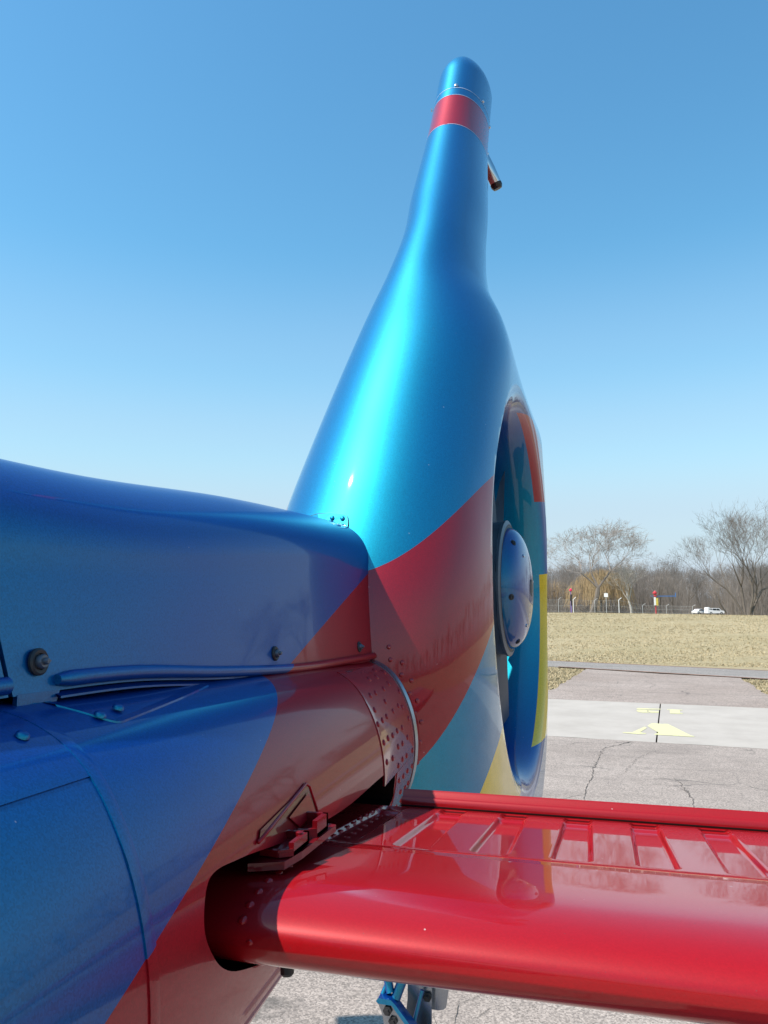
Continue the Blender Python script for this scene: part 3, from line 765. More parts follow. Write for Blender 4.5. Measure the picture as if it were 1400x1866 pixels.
def asphalt(name, c0, c1, ag=95, crack=True, rust=0):
    a = NT(name); p = a.pos()
    big = a.noise(.35, 4, .6, vec=p); med = a.noise(4, 4, .6, vec=p); v = a.n('ShaderNodeTexVoronoi'); v.inputs['Scale'].default_value = ag; a.l(p, v.inputs['Vector'])
    sc = a.n('ShaderNodeSeparateColor'); a.l(v.outputs['Color'], sc.inputs[0])
    c = a.mix(a.ramp(big, [(.35, 0.), (.65, 1.)]), c0, c1)
    c = a.mix(a.ramp(med, [(.3, .35), (.55, 0.)]), c, tuple(q*.72 for q in c0))
    hs = a.n('ShaderNodeHueSaturation'); a.l(c, hs.inputs['Color']); a.l(a.math('MULTIPLY_ADD', sc.outputs[0], .85, .58), hs.inputs['Value']); c = hs.outputs[0]
    st = a.n('ShaderNodeMapping'); st.inputs['Scale'].default_value = (.5, 2.2, 1); st.inputs['Rotation'].default_value = (0, 0, .35); a.l(p, st.inputs[0])
    c = a.mix(a.ramp(a.noise(.9, 5, .6, vec=st.outputs[0], dist=.6), [(.50, 0.), (.68, .38)]), c, tuple(q*.55 for q in c0))
    h = a.math('MULTIPLY', sc.outputs[1], 1.0)
    if crack:
        # wandering cracks: edges of large distorted cells
        dn = a.n('ShaderNodeTexNoise'); dn.inputs['Scale'].default_value = 1.3; dn.inputs['Detail'].default_value = 7; a.l(p, dn.inputs['Vector'])
        ad = a.n('ShaderNodeVectorMath', operation='MULTIPLY_ADD'); a.l(dn.outputs['Color'], ad.inputs[0]); ad.inputs[1].default_value = (1.4, 1.4, 0); a.l(p, ad.inputs[2])
        cr = a.n('ShaderNodeTexVoronoi', feature='DISTANCE_TO_EDGE'); cr.inputs['Scale'].default_value = .33; a.l(ad.outputs[0], cr.inputs['Vector'])
        ce = a.ramp(cr.outputs['Distance'], [(0.0, .75), (.0035, .5), (.008, 0.)])
        ce = a.math('MULTIPLY', ce, a.ramp(a.noise(.55, 2, vec=p), [(.50, 0.), (.60, 1.)]))
        c = a.mix(ce, c, (.05, .045, .04))
    a.set(Base_Color=c, Roughness=.92); a.l(a.bump(h, .45, .004), a.b.inputs['Normal']); return a.m
M_asph = asphalt('apron_asphalt', (.248, .207, .178), (.312, .264, .230))
M_pad = asphalt('pad_asphalt', (.25, .200, .168), (.30, .248, .214), 60)
M_road = asphalt('road_asphalt', (.21, .19, .17), (.25, .226, .206), 60, False)
def conc():
    a = NT('pale_concrete'); p = a.pos(); n = a.noise(1.2, 5, .65, vec=p); f = a.noise(60, 2, vec=p)
    c = a.ramp(n, [(.3, (.335, .300, .262)), (.7, (.41, .37, .328))])
    c = a.mix(a.math('MULTIPLY', f, .25), c, (.30, .28, .25)); a.set(Base_Color=c, Roughness=.9); a.l(a.bump(f, .3, .003), a.b.inputs['Normal']); return a.m
M_conc = conc()
# land sheet
us = np.concatenate([[-900, -500, -300, -150, -80], np.arange(-50, 61, 2.5), [80, 120, 180, 260, 400, 600, 900]])
vs = np.concatenate([[-900, -500, -300, -150, -60, -20, 0, 15, 26, 28], np.arange(29, 66, 1.2), [70, 80, 95, 110, 130, 160, 200, 260, 340, 500, 800, 1200]])
V = []; nu = len(us)
rg = np.random.RandomState(3)
for v in vs:
    for u in us:
        z = hill(u, v) if v < 400 else hill(u, 400)
        V.append(g2w(u, v, z-.05+(rg.uniform(-.03, .03) if 31 < v < 60 else 0)))
F = [(i*nu+j, i*nu+j+1, (i+1)*nu+j+1, (i+1)*nu+j) for i in range(len(vs)-1) for j in range(nu-1)]
tag(mob('ground', V, F, M_grass, None, True), 'dry tan grass field rising to a low bank beyond the road', kind='structure')
def sheet(name, poly, z, mat, label, th=.04, n=1):
    V = [g2w(u, v, z) for u, v in poly]; k = len(V); V += [g2w(u, v, z-th) for u, v in poly]
    F = [tuple(range(k))]+[(i, i+k, (i+1) % k+k, (i+1) % k) for i in range(k)]
    o = mob(name, V, F, mat); bm = bmesh.new(); bm.from_mesh(o.data); bmesh.ops.recalc_face_normals(bm, faces=bm.faces); 
    bm.to_mesh(o.data); bm.free()
    if o.data.polygons[0].normal.z < 0: o.data.flip_normals()
    tag(o, label, kind='structure'); return o
def jag(p, q, step, amp, rs):
    L = math.hypot(q[0]-p[0], q[1]-p[1]); n = max(1, int(L/step)); d = ((q[0]-p[0])/L, (q[1]-p[1])/L); out = []
    for i in range(n+1):
        t = i/n; o = 0 if i in (0, n) else rs.uniform(-amp, amp); out.append((p[0]+(q[0]-p[0])*t-d[1]*o, p[1]+(q[1]-p[1])*t+d[0]*o))
    return out
rs = random.Random(5)
sheet('apron', [(-60, -45), (23, -45), (23, 13.32)]+jag((23, 13.33), (-60, 13.33), .25, .012, rs)[1:-1]+[(-60, 13.32)], 0, M_asph, 'grey cracked asphalt apron under the helicopter')
for i, (a_, b_) in enumerate(((-60, -.322), (-.298, 23))):
    sheet('concrete_slab', jag((a_, 13.335), (b_, 13.335), .22, .022, rs)+[(b_, 18.42), (a_, 18.42)], .004, M_conc, 'pale concrete strip crossing the apron, %s of its joint' % ('left', 'right')[i])
sheet('joint_gap', [(-.33, 13.36), (-.29, 13.36), (-.29, 18.42), (-.33, 18.42)], -.012, M_dark, 'dark joint between the concrete slabs')
def edge(p, q, rs, amp=.05): return jag(p, q, .3, amp, rs)
sheet('asphalt_pad', [(-60, 18.425), (23, 18.425), (23, 20.3)]+[(2.2, 20.3)]+edge((2.12, 20.5), (1.86, 25.55), rs)+[(-.46, 26.2), (-2.75, 27.2)]+edge((-2.78, 27.0), (-2.95, 20.5), rs)+[(-3.0, 20.3), (-60, 20.3)], .002, M_pad, 'pinkish grey asphalt between the concrete strip and the road')
sheet('road', edge((-70, 41.5), (-4, 27.85), rs, .04)+edge((-3.8, 27.78), (2.6, 25.42), rs, .03)+edge((2.8, 25.35), (22, 19.3), rs, .04)+edge((22, 22.7), (3.0, 28.65), rs, .05)+edge((2.9, 28.7), (-4.3, 30.5), rs, .05)+edge((-4.5, 30.55), (-70, 46), rs, .05), .010, M_road, 'narrow grey road running across at the foot of the bank')
# rusty soil lines along the road edges
M_rust = simple('rusty_soil', (.24, .12, .075), .95, 0, .3, 8)
def line(name, pts, w_, z, mat, label, zf=None):
    V = []; 
    for i, p in enumerate(pts):
        a_, b_ = pts[max(i-1, 0)], pts[min(i+1, len(pts)-1)]; L = math.hypot(b_[0]-a_[0], b_[1]-a_[1]); n = (-(b_[1]-a_[1])/L, (b_[0]-a_[0])/L); ww = w_[i] if isinstance(w_, list) else w_
        V += [g2w(p[0]+n[0]*ww/2, p[1]+n[1]*ww/2, z), g2w(p[0]-n[0]*ww/2, p[1]-n[1]*ww/2, z)]
    return mob(name, V, [(2*i, 2*i+1, 2*i+3, 2*i+2) for i in range(len(pts)-1)], mat)
for pts, lb in ((jag((-3.8, 27.75), (2.6, 25.38), .2, .03, rs), 'near'), (jag((-4.5, 30.58), (8, 27.05), .2, .03, rs), 'far')):
    tag(line('soil_edge', pts, .13, .016, M_rust, ''), 'thin rusty soil line along the %s edge of the road' % lb, kind='structure')
# painted letters on the concrete
a_ = NT('pale_yellow_paint'); c_ = a_.mix(a_.ramp(a_.noise(14, 5, .75, vec=a_.pos()), [(.36, 1.), (.46, 0.)]), (.56, .54, .28), (.37, .35, .30)); a_.set(Base_Color=c_, Roughness=.8); M_yp = a_.m
MARK = {'thick': [(-0.49, 15.001), (-0.43, 15.314), (-0.377, 15.383), (-0.309, 15.359), (-0.24, 15.31), (-0.214, 15.365), (-0.139, 15.353), (0.216, 14.201), (0.275, 14.125), (0.273, 14.06), (-0.352, 14.057), (-0.354, 14.131), (-0.287, 14.266), (-0.334, 14.447)],
        'thin': [(-0.534, 14.89), (-0.491, 14.766), (-0.591, 14.239), (-0.486, 14.149), (-0.485, 14.099), (-0.614, 14.018), (-0.742, 14.037), (-0.865, 14.068), (-0.868, 14.119), (-0.711, 14.194)],
        'bar': [(-0.777, 17.268), (-0.744, 17.435), (-0.293, 17.486), (-0.296, 17.382), (-0.736, 17.219)], 'bowl': [(-0.764, 17.058), (-0.718, 17.162), (-0.58, 17.188), (-0.503, 17.167), (-0.562, 16.972), (-0.494, 16.791), (-0.628, 16.765), (-0.723, 16.875)],
        'hook': [(-0.556, 17.135), (-0.486, 17.111), (-0.326, 17.096), (-0.323, 16.867), (-0.479, 16.809), (-0.521, 16.963)], 'one': [(-0.166, 17.456), (0.129, 17.477), (0.128, 17.388), (.078, 17.385), (.077, 17.02), (.133, 16.976), (.132, 16.881), (.077, 16.861), (-.107, 16.83), (-.113, 17.37), (-0.166, 17.38)]}
def marking(name, keys, label):
    V = []; F = []
    for k in keys:
        P = MARK[k]; n = len(V); V += [g2w(u, v, .009) for u, v in P]; F.append(tuple(range(n, n+len(P)))[::-1])
    o = mob(name, V, F, M_yp); bm = bmesh.new(); bm.from_mesh(o.data); bmesh.ops.triangulate(bm, faces=bm.faces); bm.normal_update()
    bmesh.ops.reverse_faces(bm, faces=[f for f in bm.faces if f.normal.z < 0]); bm.to_mesh(o.data); bm.free()
    tag(o, label, kind='structure')
marking('painted_letter', ['thick', 'thin'], 'large pale yellow stencil letter V painted upside down on the concrete')
marking('painted_number', ['bar', 'bowl', 'hook'], 'pale yellow digit 2 painted upside down left of the concrete joint')
marking('painted_number', ['one'], 'pale yellow digit 1 painted upside down right of the concrete joint')
# individual cracks
M_crack = simple('crack_dark', (.07, .062, .055), 1.)
def crack(pts, w0, label, seed, br=2):
    r_ = random.Random(seed); V = []; F = []
    def run(P, w_):
        Q = []
        for i in range(len(P)-1):
            L = math.hypot(P[i+1][0]-P[i][0], P[i+1][1]-P[i][1]); Q += jag(P[i], P[i+1], max(.03, .05), .028*min(1, L), r_)[:-1]
        Q.append(P[-1]); n = len(V)
        for i, p in enumerate(Q):
            a_, b_ = Q[max(i-1, 0)], Q[min(i+1, len(Q)-1)]; L = math.hypot(b_[0]-a_[0], b_[1]-a_[1]) or 1; nx, ny = -(b_[1]-a_[1])/L, (b_[0]-a_[0])/L
            ww = w_*.72*r_.uniform(.15, 1.)*(1-.7*i/len(Q)); V.append(g2w(p[0]+nx*ww/2, p[1]+ny*ww/2, .004)); V.append(g2w(p[0]-nx*ww/2, p[1]-ny*ww/2, .004))
        F.extend([(n+2*i+1, n+2*i, n+2*i+2, n+2*i+3)[::-1] for i in range(len(Q)-1)]); return Q
    Q = run(pts, w0)
    for _ in range(br):
        i = r_.randrange(2, len(Q)-2); a_ = r_.uniform(0, 6.28); p = Q[i]; L = r_.uniform(.15, .5); run([p, (p[0]+L*math.cos(a_), p[1]+L*math.sin(a_)), (p[0]+L*1.7*math.cos(a_+.5), p[1]+L*1.7*math.sin(a_+.5))], w0*.55)
    tag(mob('crack', V, F, M_crack), label, kind='structure')
crack([(-0.69, 13.25), (-1.06, 12.5), (-1.05, 11.58), (-1.07, 10.91), (-1.03, 10.31), (-1.05, 9.84), (-1.02, 9.42), (-1.0, 9.11), (-1.05, 8.0), (-.95, 7.0)], .032, 'jagged crack running down the apron from the concrete strip', 1, 6)
crack([(-0.72, 13.2), (-1.06, 12.95), (-1.83, 12.9), (-3, 12.8)], .02, 'fine crack along the near side of the concrete strip', 2, 2)
crack([(-.05, 10.7), (0.02, 10.48), (0.14, 9.64), (0.14, 9.22), (.1, 8.6)], .022, 'short crack at the middle of the apron', 3, 3)
crack([(-1.17, 5.0), (-1.17, 4.64), (-1.10, 4.54), (-1.19, 4.41), (-1.16, 4.2), (-1.22, 3.8)], .010, 'thin crack seen under the stabiliser', 4, 4)
crack([(-.95, 4.9), (-.98, 4.7), (-.92, 4.55), (-1.02, 4.42), (-1.06, 4.3)], .009, 'second thin crack seen under the stabiliser', 8, 3)
crack([(-.6, 21.7), (-.5, 22.6), (-.75, 23.4), (-.55, 24.6)], .03, 'faint crack in the asphalt pad beyond the concrete', 5, 2)
crack([(-.3, 12.6), (-.55, 11.9), (-.65, 10.9), (-.85, 10)], .012, 'faint curved crack on the apron', 6, 1)

# grass tufts
M_tuft = NT('straw'); p_ = M_tuft.pos(); c_ = M_tuft.ramp(M_tuft.noise(9, 3, .7, vec=p_), [(.3, (.31, .25, .14)), (.5, (.43, .35, .215)), (.7, (.55, .455, .28))]); M_tuft.set(Base_Color=c_, Roughness=.9); M_tuft = M_tuft.m
def tufts(name, n, samp, h0, h1, label):
    r_ = np.random.RandomState(11); V = []; F = []
    for i in range(n):
        u, v = samp(r_); z = hill(u, v)-.05; h = r_.uniform(h0, h1)
        for k in range(3):
            a = r_.uniform(0, 6.28); wd = h*.5; lx, ly = r_.uniform(-.6, .6, 2)*h; b = len(V)
            x, y, _ = g2w(u+r_.uniform(-.03, .03), v+r_.uniform(-.03, .03))
            V += [(x-wd*math.cos(a), y-wd*math.sin(a), z), (x+wd*math.cos(a), y+wd*math.sin(a), z), (x+lx, y+ly, z+h)]; F.append((b, b+1, b+2))
    tag(mob(name, V, F, M_tuft), label, kind='stuff')
tufts('bank_grass', 40000, lambda r_: (r_.uniform(-9, 17), 30.6+31*r_.uniform(0, 1)**1.3), .02, .055, 'dry tan tussocks covering the grass bank')
def left_w(r_):
    v = r_.uniform(20.3, 27.9); return (r_.uniform(-6, -2.95+.02*(v-20)+r_.uniform(0, .12)), v)
def right_w(r_):
    v = r_.uniform(20.3, 25.5); return (r_.uniform(2.1-.05*(v-20)-r_.uniform(0, .1), 5.5), v)
tufts('verge_grass', 8000, left_w, .02, .06, 'dry grass wedge left of the asphalt pad')
tufts('verge_grass', 7000, right_w, .02, .06, 'dry grass wedge right of the asphalt pad')

# ====================================================================== TREES
def bark(name, c0, c1):
    a = NT(name); oi = a.n('ShaderNodeObjectInfo'); n = a.noise(3, 4, vec=a.objc()); c = a.mix(n, c0, c1)
    hs = a.n('ShaderNodeHueSaturation'); a.l(c, hs.inputs['Color']); a.l(a.math('MULTIPLY_ADD', oi.outputs['Random'], .5, .75), hs.inputs['Value'])
    a.set(Base_Color=hs.outputs[0], Roughness=.95); return a.m
M_bark = bark('grey_brown_bark', (.095, .078, .062), (.20, .17, .14))
M_twig = bark('bare_twigs', (.15, .128, .112), (.27, .238, .21))
M_pale = bark('pale_bark', (.35, .31, .26), (.5, .46, .40))
M_gold = bark('golden_twigs', (.34, .235, .12), (.46, .345, .20))
def tree_mesh(seed, H, spread=.55, levels=6, trunks=1, droop=0., up=.25, r0=None, kids=(2, 3)):
    """returns (trunk MB, crown MB): tapered limbs that fork down to twigs"""
    r_ = random.Random(seed); T = MB(); K = MB(); r0 = r0 or H*.02
    def stick(mb, a, b, ra, rb, n):
        d = (b-a).normalized(); u = d.orthogonal().normalized(); w_ = d.cross(u); k = len(mb.v)
        for c, rad in ((a, ra), (b, rb)):
            for j in range(n):
                q = 2*math.pi*j/n; mb.v.append(tuple(c+(u*math.cos(q)+w_*math.sin(q))*rad))
        mb.f += [(k+j, k+(j+1) % n, k+n+(j+1) % n, k+n+j) for j in range(n)]
    def grow(p, d, L, r, lv):
        segs = 3 if lv < 3 else 2; q = p; dd = d.copy(); rr_ = r
        for s_ in range(segs):
            dd = (dd+Vector((r_.gauss(0, .10), r_.gauss(0, .10), r_.gauss(0, .06)+(up*.16 if lv > 0 else 0)-droop*(lv > 2)*.35))).normalized()
            e = q+dd*L/segs; r2 = rr_*(.86 if lv else .9); stick(T if lv < 2 else K, q, e, rr_, r2, 6 if lv < 2 else 3); q = e; rr_ = r2
            if lv >= 2 and lv < levels and r_.random() < .75:
                ax = dd.orthogonal().normalized(); ax.rotate(Matrix.Rotation(r_.uniform(0, 6.28), 3, dd)); nd = (dd+ax*r_.uniform(.5, .95)).normalized(); grow(q, nd, L*r_.uniform(.45, .7), rr_*.5, lv+1 if lv+1 > 4 else lv+2)
        if lv < levels:
            for k in range(r_.choice(kids)+(1 if lv < 2 else 0)):
                ax = dd.orthogonal().normalized(); ax.rotate(Matrix.Rotation(r_.uniform(0, 6.28), 3, dd))
                nd = (dd+ax*r_.uniform(.6, 1.3)*spread+Vector((0, 0, up*.3))).normalized(); grow(q, nd, L*r_.uniform(.62, .86), max(.008, rr_*r_.uniform(.55, .75)), lv+1)
    for k in range(trunks):
        a = 6.28*k/trunks+r_.random(); lean = 0 if trunks == 1 else r_.uniform(.15, .45)
        grow(Vector((math.cos(a)*.3*(trunks > 1), math.sin(a)*.3*(trunks > 1), -.4)), Vector((math.cos(a)*lean, math.sin(a)*lean, 1)).normalized(), H*.26, r0*r_.uniform(.7, 1), 0)
    zt = max(v[2] for v in K.v); s_ = H/zt
    for M_ in (T, K): M_.v = [(x*s_, y*s_, z*s_) for x, y, z in M_.v]
    return T, K
def mesh_of(mb, name, mat):
    me = bpy.data.meshes.new(name); me.from_pydata(mb.v, [], mb.f); me.materials.append(mat); return me
def place_tree(T, K, name, x, y, z, rz, s_, label, group=None, sc=None):
    o = empty(name, (x, y, z), rz); o.scale = sc or (s_, s_, s_); tag(o, label, 'tree', group)
    for nm, me in (('trunk', T), ('crown', K)):
        c = bpy.data.objects.new(nm, me); C.objects.link(c); c.parent = o
    return o
PR = {}
for i, (H_, sp, lv, tr, up_, kd) in enumerate(((12, .55, 6, 1, .5, (2, 3)), (12, .42, 6, 1, .8, (2, 2, 3)), (12, .65, 6, 1, .35, (2, 3)), (12, .5, 5, 2, .6, (2, 3, 3)))):
    T, K = tree_mesh(20+i, H_, sp, lv, tr, 0, up_, None, kd); PR[i] = (mesh_of(T, 'trunk', M_bark), mesh_of(K, 'crown', M_twig))
def at(px_, d):
    """world x,y seen at picture column px_ at distance d"""
    a = YAW-math.atan((px_-700)/1400*math.cos(PIT)); return (-math.sin(a)*d, math.cos(a)*d)
def wz(x, y):
    u = x*math.cos(GA)+y*math.sin(GA); v = -x*math.sin(GA)+y*math.cos(GA); return (hill(u, v) if v < 400 else hill(u, 400))-.05
# the three that stand out
T, K = tree_mesh(101, 15.0, .85, 7, 1, 0, .12, .36, (2, 3)); x, y = at(1076, 122)
place_tree(mesh_of(T, 'trunk', M_bark), mesh_of(K, 'crown', M_twig), 'bare_tree', x, y, wz(x, y), 0.6, 1, 'wide spreading bare tree rising above the golden willow', sc=(1.45, 1.45, 1))
T, K = tree_mesh(112, 16.5, .62, 6, 5, 0, .40, .20, (2, 2, 3)); x, y = at(1362, 118)
place_tree(mesh_of(T, 'trunk', M_bark), mesh_of(K, 'crown', M_twig), 'bare_tree', x, y, wz(x, y), 2.0, 1, 'tall many stemmed bare tree at the right edge beside the white van')
T, K = tree_mesh(113, 9.0, .6, 6, 1, 0, .3, .22, (2, 3)); x, y = at(1150, 128)
place_tree(mesh_of(T, 'trunk', M_pale), mesh_of(K, 'crown', M_pale), 'pale_tree', x, y, wz(x, y), 1.0, 1, 'small whitish bare tree just right of the golden willow')
def willow(seed, H, Rw):
    r_ = random.Random(seed); T, K0 = tree_mesh(seed, H*.9, .7, 4, 1, 0, .4, .3, (2, 3)); K = MB()
    for i in range(800):
        a = r_.uniform(0, 6.28); rr_ = (.4+.6*abs(math.sin(a*2.5+seed)))*Rw*math.sqrt(r_.random()); zt = H*(1-.42*(rr_/Rw)**2)*r_.uniform(.82, 1.0); x, y = rr_*math.cos(a), rr_*math.sin(a)
        L = r_.uniform(.25, .62)*H; p = Vector((x, y, zt)); pts = [p]
        for s_ in range(4): p = p+Vector((math.cos(a)*.12+r_.gauss(0, .12), math.sin(a)*.12+r_.gauss(0, .12), -L/4)); pts.append(p) if p.z > .3 else None
        for q in range(len(pts)-1):
            k = len(K.v); w_ = .022
            K.v += [tuple(pts[q]+Vector((-w_, 0, 0))), tuple(pts[q]+Vector((w_, 0, 0))), tuple(pts[q+1]+Vector((w_*.8, 0, 0))), tuple(pts[q+1]+Vector((-w_*.8, w_, 0)))]; K.f.append((k, k+1, k+2, k+3))
    K.add(K0.v, K0.f); return T, K
T, K = willow(31, 7.6, 5.6); wm = (mesh_of(T, 'trunk', M_bark), mesh_of(K, 'crown', M_gold))
x, y = at(1096, 133); place_tree(*wm, 'willow_tree', x, y, wz(x, y), 0, 1, 'golden willow with hanging twigs behind the fence')
x, y = at(1012, 140); place_tree(*wm, 'willow_tree', x, y, wz(x, y), 2, .8, 'smaller golden willow touching the rear rim of the tail fan')
# named woodland rows
r_ = random.Random(77); cnt = 0
for row, (d0, d1, n, h0, h1) in enumerate(((132, 150, 22, 6.5, 9.5), (150, 180, 34, 9.0, 12.0), (180, 215, 34, 11.0, 14.0))):
    for i in range(n):
        pxl = 985+(1440-985)*(i+.5+r_.uniform(-.5, .5))/n; d = r_.uniform(d0, d1); x, y = at(pxl, d); k = r_.randrange(4); s_ = r_.uniform(h0, h1)/12
        if 1248 < pxl < 1330: d = r_.uniform(236, 262); x, y = at(pxl, d); s_ *= 1.15+.2*(row < 1)
        place_tree(*PR[k], 'bare_tree', x, y, wz(x, y), r_.uniform(0, 6.28), s_, ('slender bare grey tree in the front row of the woodland', 'bare grey tree in the middle of the woodland', 'bare grey tree at the back of the woodland')[row],
                   ('woodland trees, front row', 'woodland trees, middle row', 'woodland trees, back row')[row])
# woodland going on round the field (seen in the paint's reflections)
V = None
for i in range(120):
    az = R(14+ (i+.5+r_.uniform(-.5, .5))*(250/120)); d = r_.uniform(95, 150); x, y = math.sin(az)*d, math.cos(az)*d; k = r_.randrange(4); s_ = r_.uniform(9, 15)/12
    place_tree(*PR[k], 'bare_tree', x, y, wz(x, y), r_.uniform(0, 6.28), s_, 'bare grey tree in the wood beyond the grass right of the helicopter', 'wood around the field')
for i in range(40):
    az = R(-110+(i+.5+r_.uniform(-.5, .5))*(100/40)); d = r_.uniform(150, 210); x, y = math.sin(az)*d, math.cos(az)*d; k = r_.randrange(4); s_ = r_.uniform(8, 11)/12
    place_tree(*PR[k], 'bare_tree', x, y, wz(x, y), r_.uniform(0, 6.28), s_, 'bare tree in the far wood left of the helicopter', 'wood left of the helicopter')
# thicket of brush between the trees: one mass
def thicket(name, az0, az1, d0, d1, n, h0, h1, mat, label, seed):
    r2 = np.random.RandomState(seed); V = []; F = []
    for i in range(n):
        az = math.radians(r2.uniform(az0, az1)); d = r2.uniform(d0, d1)
        if 6.1 < math.degrees(az) < 8.5 and d < 234: d = r2.uniform(234, 262)
        x, y = math.sin(az)*d, math.cos(az)*d; z = wz(x, y); h = r2.uniform(h0, h1)
        px0, py0 = x, y; wv = r2.uniform(.012, .035); tx, ty = math.cos(az), -math.sin(az)
        for s_ in range(3):
            nx, ny = px0+r2.normal(0, .16)*h/3, py0+r2.normal(0, .16)*h/3; b = len(V); za, zb = z+h*s_/3, z+h*(s_+1)/3; w0 = wv*(1-s_*.28); w1 = wv*(1-(s_+1)*.28)
            V += [(px0-tx*w0, py0-ty*w0, za), (px0+tx*w0, py0+ty*w0, za), (nx+tx*w1, ny+ty*w1, zb), (nx-tx*w1, ny-ty*w1, zb)]; F.append((b, b+1, b+2, b+3)); px0, py0 = nx, ny
    tag(mob(name, V, F, mat), label, kind='stuff')
thicket('brush', -6, 16, 134, 230, 26000, 1.5, 9, M_twig, 'grey brown brush filling the woodland between the trees', 5)
thicket('brush', 16, 260, 110, 190, 34000, 2, 8, M_twig, 'brush of the wood around the field', 6)
thicket('brush', -115, -6, 160, 230, 12000, 2, 7, M_twig, 'brush of the far wood left of the helicopter', 7)

# ====================================================================== FENCE, SIGNS, CARS
M_galv = simple('galvanised_steel', (.50, .50, .49), .5, .3)
M_white = simple('white_paint', (.78, .78, .76), .45, 0, .04)
FD = 66
fence = empty('fence', (*at(1100, FD), 0)); x, y = at(1100, FD); fence.location = (x, y, wz(x, y)); tag(fence, 'grey wire fence with angled barbed wire arms on the grass bank', 'fence')
def to_fence(o): o.parent = fence; o.matrix_parent_inverse = Matrix.Translation(fence.location).inverted(); return o
tops = []
for i, (u, vt) in enumerate(((1018, 1089), (1045, 1089), (1084, 1091), (1128, 1090), (1171, 1100), (1214, 1101), (1262, 1102), (985, 1089))):
    x, y = at(u, FD); zb = wz(x, y); h = (2.2-(vt-1100)*FD/1400*1.02)-zb; m = MB(); r0 = .028 if u in (1045, 1128) else .018
    m.tube([(x, y, zb-.1), (x, y, zb+h*.86), (x+.22 if u < 1160 or u > 1160 else x, y, zb+h)], r0, 8); to_fence(m.build('post', M_white if u in (1045, 1128) else M_galv, None, True, 40)); tops.append((u, x, y, zb, h))
tops.sort()
m = MB()
for a_, b_ in zip(tops, tops[1:]):
    for f in (.12, .48, .84): m.tube([(a_[1], a_[2], a_[3]+a_[4]*f), (b_[1], b_[2], b_[3]+b_[4]*f)], .006, 4)
to_fence(m.build('rail', M_galv))
m = MB()
for a_, b_ in zip(tops, tops[1:]):
    n = 26
    for i in range(n):
        for dr in (1, -1):
            t0, t1 = i/n, (i+3.)/n
            if t1 > 1: continue
            if dr < 0: t0, t1 = t1, t0
            P0 = Vector(a_[1:4]).lerp(Vector(b_[1:4]), t0)+Vector((0, 0, .05)); P1 = Vector(a_[1:4]).lerp(Vector(b_[1:4]), t1)+Vector((0, 0, min(a_[4], b_[4])*.84)); m.tube([P0, P1], .0011, 3, False)
to_fence(tag(m.build('wire_mesh', M_galv), kind='stuff'))

M_postred = simple('red_post_paint', (.48, .04, .05), .5); M_purple = simple('faded_purple_paint', (.20, .14, .34), .6); M_bluep = simple('blue_steel', (.03, .16, .42), .5); M_ylw = simple('yellow_panel', (.62, .48, .08), .6)
def post_sign(u, v_top, label):
    x, y = at(u, FD-2); z = wz(x, y); o = empty('marker_post', (x, y, z)); o.rotation_euler = (0, 0, R(8)); tag(o, label, 'post'); return o, (2.2-(v_top-1100)*(FD-2)/1400)-z
o, h = post_sign(1195, 1078, 'red post with white and yellow panels and a blue side arm on the bank')
m = MB(); m.tube([(0, 0, -.1), (0, 0, h-.25)], .045, 10); sub(m.build('post', M_postred, None, True, 40), o)
m = MB(); m.lathe([(.03, 0), (.16, .06), (.17, .16), (.05, .26), (.03, .30)], Matrix.Translation((-.03, 0, h-.30)), 14); m.lathe([(.03, 0), (.13, .02), (.13, .10), (.03, .12)], Matrix.Translation((.0, 0, h-.44)), 14); sub(m.build('red_cap', M_postred, None, True, 40), o)
m = MB(); m.box((-.06, -.07, h-.82), (.14, .04, .62)); sub(m.build('white_panel', M_white), o)
m = MB(); m.box((.10, -.07, h-.86), (.16, .04, .56)); m.box((.10, -.095, h-.70), (.12, .01, .06)); m.box((.10, -.095, h-.98), (.12, .01, .06)); sub(m.build('yellow_panel', M_ylw), o)
m = MB(); m.box((.80, 0, h-.42), (1.45, .05, .055)); m.box((1.52, 0, h-.33), (.05, .05, .36)); m.box((-.2, 0, h-.42), (.3, .03, .03)); sub(m.build('side_arm', M_bluep), o)
o, h = post_sign(1041, 1073, 'purple and black post with a bright red top beside the fence')
m = MB(); m.box((0, 0, h*.30), (.10, .10, h*.66)); sub(m.build('post', M_purple), o)
m = MB(); m.box((0, -.01, h*.62), (.13, .13, h*.26), Matrix.Rotation(R(4), 3, 'Y')); m.box((.04, -.01, h*.40), (.12, .12, h*.2)); sub(m.build('black_sleeve', M_rubber), o)
m = MB(); m.lathe([(.02, 0), (.12, .06), (.12, .16), (.02, .24)], Matrix.Translation((0, 0, h-.26)), 12); sub(m.build('red_top', simple('bright_red', (.75, .03, .10), .5), None, True, 40), o)
m = MB(); m.box((-.02, 0, h*.83), (.07, .07, .5)); sub(m.build('neck', M_purple), o)
x, y = at(1105, 78); o = empty('notice_board', (x, y, wz(x, y))); tag(o, 'small white notice on a thin stake in front of the willow', 'sign')
m = MB(); m.box((0, 0, 1.0), (.05, .05, 2.0)); sub(m.build('stake', M_galv), o); m = MB(); m.box((0, -.04, 1.75), (.36, .03, .36)); sub(m.build('board', M_white), o)

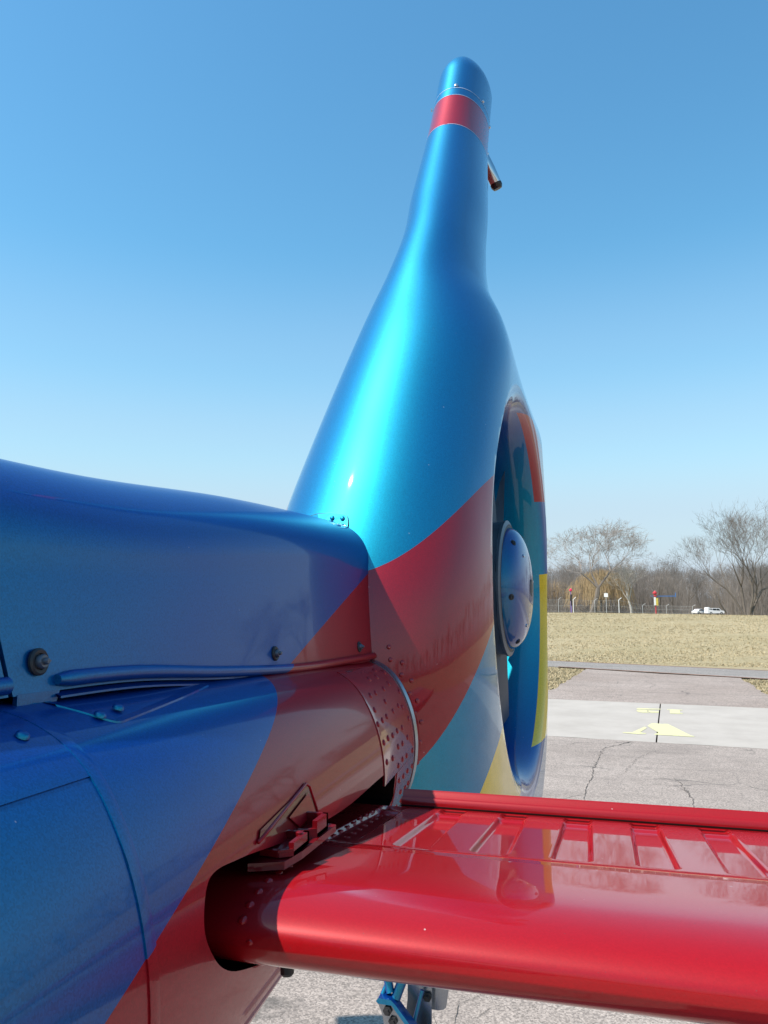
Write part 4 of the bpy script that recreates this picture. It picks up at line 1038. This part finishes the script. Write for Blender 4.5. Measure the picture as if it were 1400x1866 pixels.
M_glass = simple('car_glass', (.03, .035, .04), .1); M_tyre = simple('tyre', (.02, .02, .02), .8); M_carw = simple('white_car_paint', (.80, .80, .80), .3, 0, .02)
def car(u, d, L, W_, prof, wins, wheels, rz, label, cat, v_base, wr=.33):
    x, y = at(u, d); z = 2.2-(v_base-1100)*d/1400; o = empty('parked_car' if cat == 'car' else 'parked_van', (x, y, z)); o.rotation_euler = (0, 0, rz); tag(o, label, cat)
    m = MB(); n = len(prof); 
    V = []
    for s_, yy in ((.86, -W_/2), (1, -W_/2*.93), (1, W_/2*.93), (.86, W_/2)):
        for (a_, b_) in prof: V.append((a_*(1 if s_ == 1 else .985), yy*(1 if b_ < .95 else .86), b_*(1 if s_ == 1 else .985)+.0))
    F = [(k*n+i, k*n+(i+1) % n, (k+1)*n+(i+1) % n, (k+1)*n+i) for k in range(3) for i in range(n)]+[tuple(range(n))[::-1], tuple(3*n+i for i in range(n))]
    sub(mob('body', V, F, M_carw, None, True, 30), o)
    for w_ in wins:
        for sd_ in (-1, 1):
            m = MB(); yy = sd_*(W_/2*.86+.004); m.prism(w_, lambda p: (p[0], yy, p[1]), lambda p: (p[0], yy+sd_*.03, p[1])); sub(m.build('side_window', M_glass), o)
    for wx in wheels:
        for sd_ in (-1, 1):
            m = MB(); M0 = frame_z((0, sd_, 0), (wx, sd_*(W_/2-.16), wr)); m.lathe([(wr*.7, 0), (wr, .02), (wr, .18), (wr*.85, .2), (wr*.55, .19)], M0, 20); w_o = m.build('wheel', M_tyre, None, True, 40); sub(w_o, o)
            m = MB(); m.lathe([(wr*.56, .185), (wr*.5, .20), (.05, .195)], M0, 14); r_o = m.build('rim', M_galv, None, True, 40); sub(r_o, w_o)
    return o
car(1274, 225, 4.5, 1.75, [(-2.2, .35), (-2.25, .75), (-2.1, .92), (-1.5, 1.0), (-1.0, 1.40), (.35, 1.44), (1.0, 1.0), (2.0, .86), (2.25, .7), (2.2, .35)], [[(-1.35, .98), (-.95, 1.33), (-.3, 1.37), (-.3, .98)], [(-.22, .98), (-.22, 1.37), (.3, 1.36), (.82, .98)]], (-1.35, 1.4), R(48), 'small white car parked left of the white van before the trees', 'car', 1117.8)
car(1301, 225, 4.8, 1.9, [(-2.4, .4), (-2.42, 1.0), (-2.35, 1.95), (-1.9, 2.0), (-1.7, 1.78), (1.0, 1.75), (1.6, 1.15), (2.3, 1.05), (2.42, .8), (2.4, .4)], [[(-2.1, 1.15), (-2.0, 1.6), (-1.1, 1.62), (-1.1, 1.15)], [(-.95, 1.15), (-.95, 1.63), (.1, 1.63), (.1, 1.15)], [(.22, 1.15), (.22, 1.63), (.85, 1.62), (1.3, 1.15)]], (-1.5, 1.5), R(24), 'white van with dark windows parked before the woodland', 'van', 1118.3, .37)
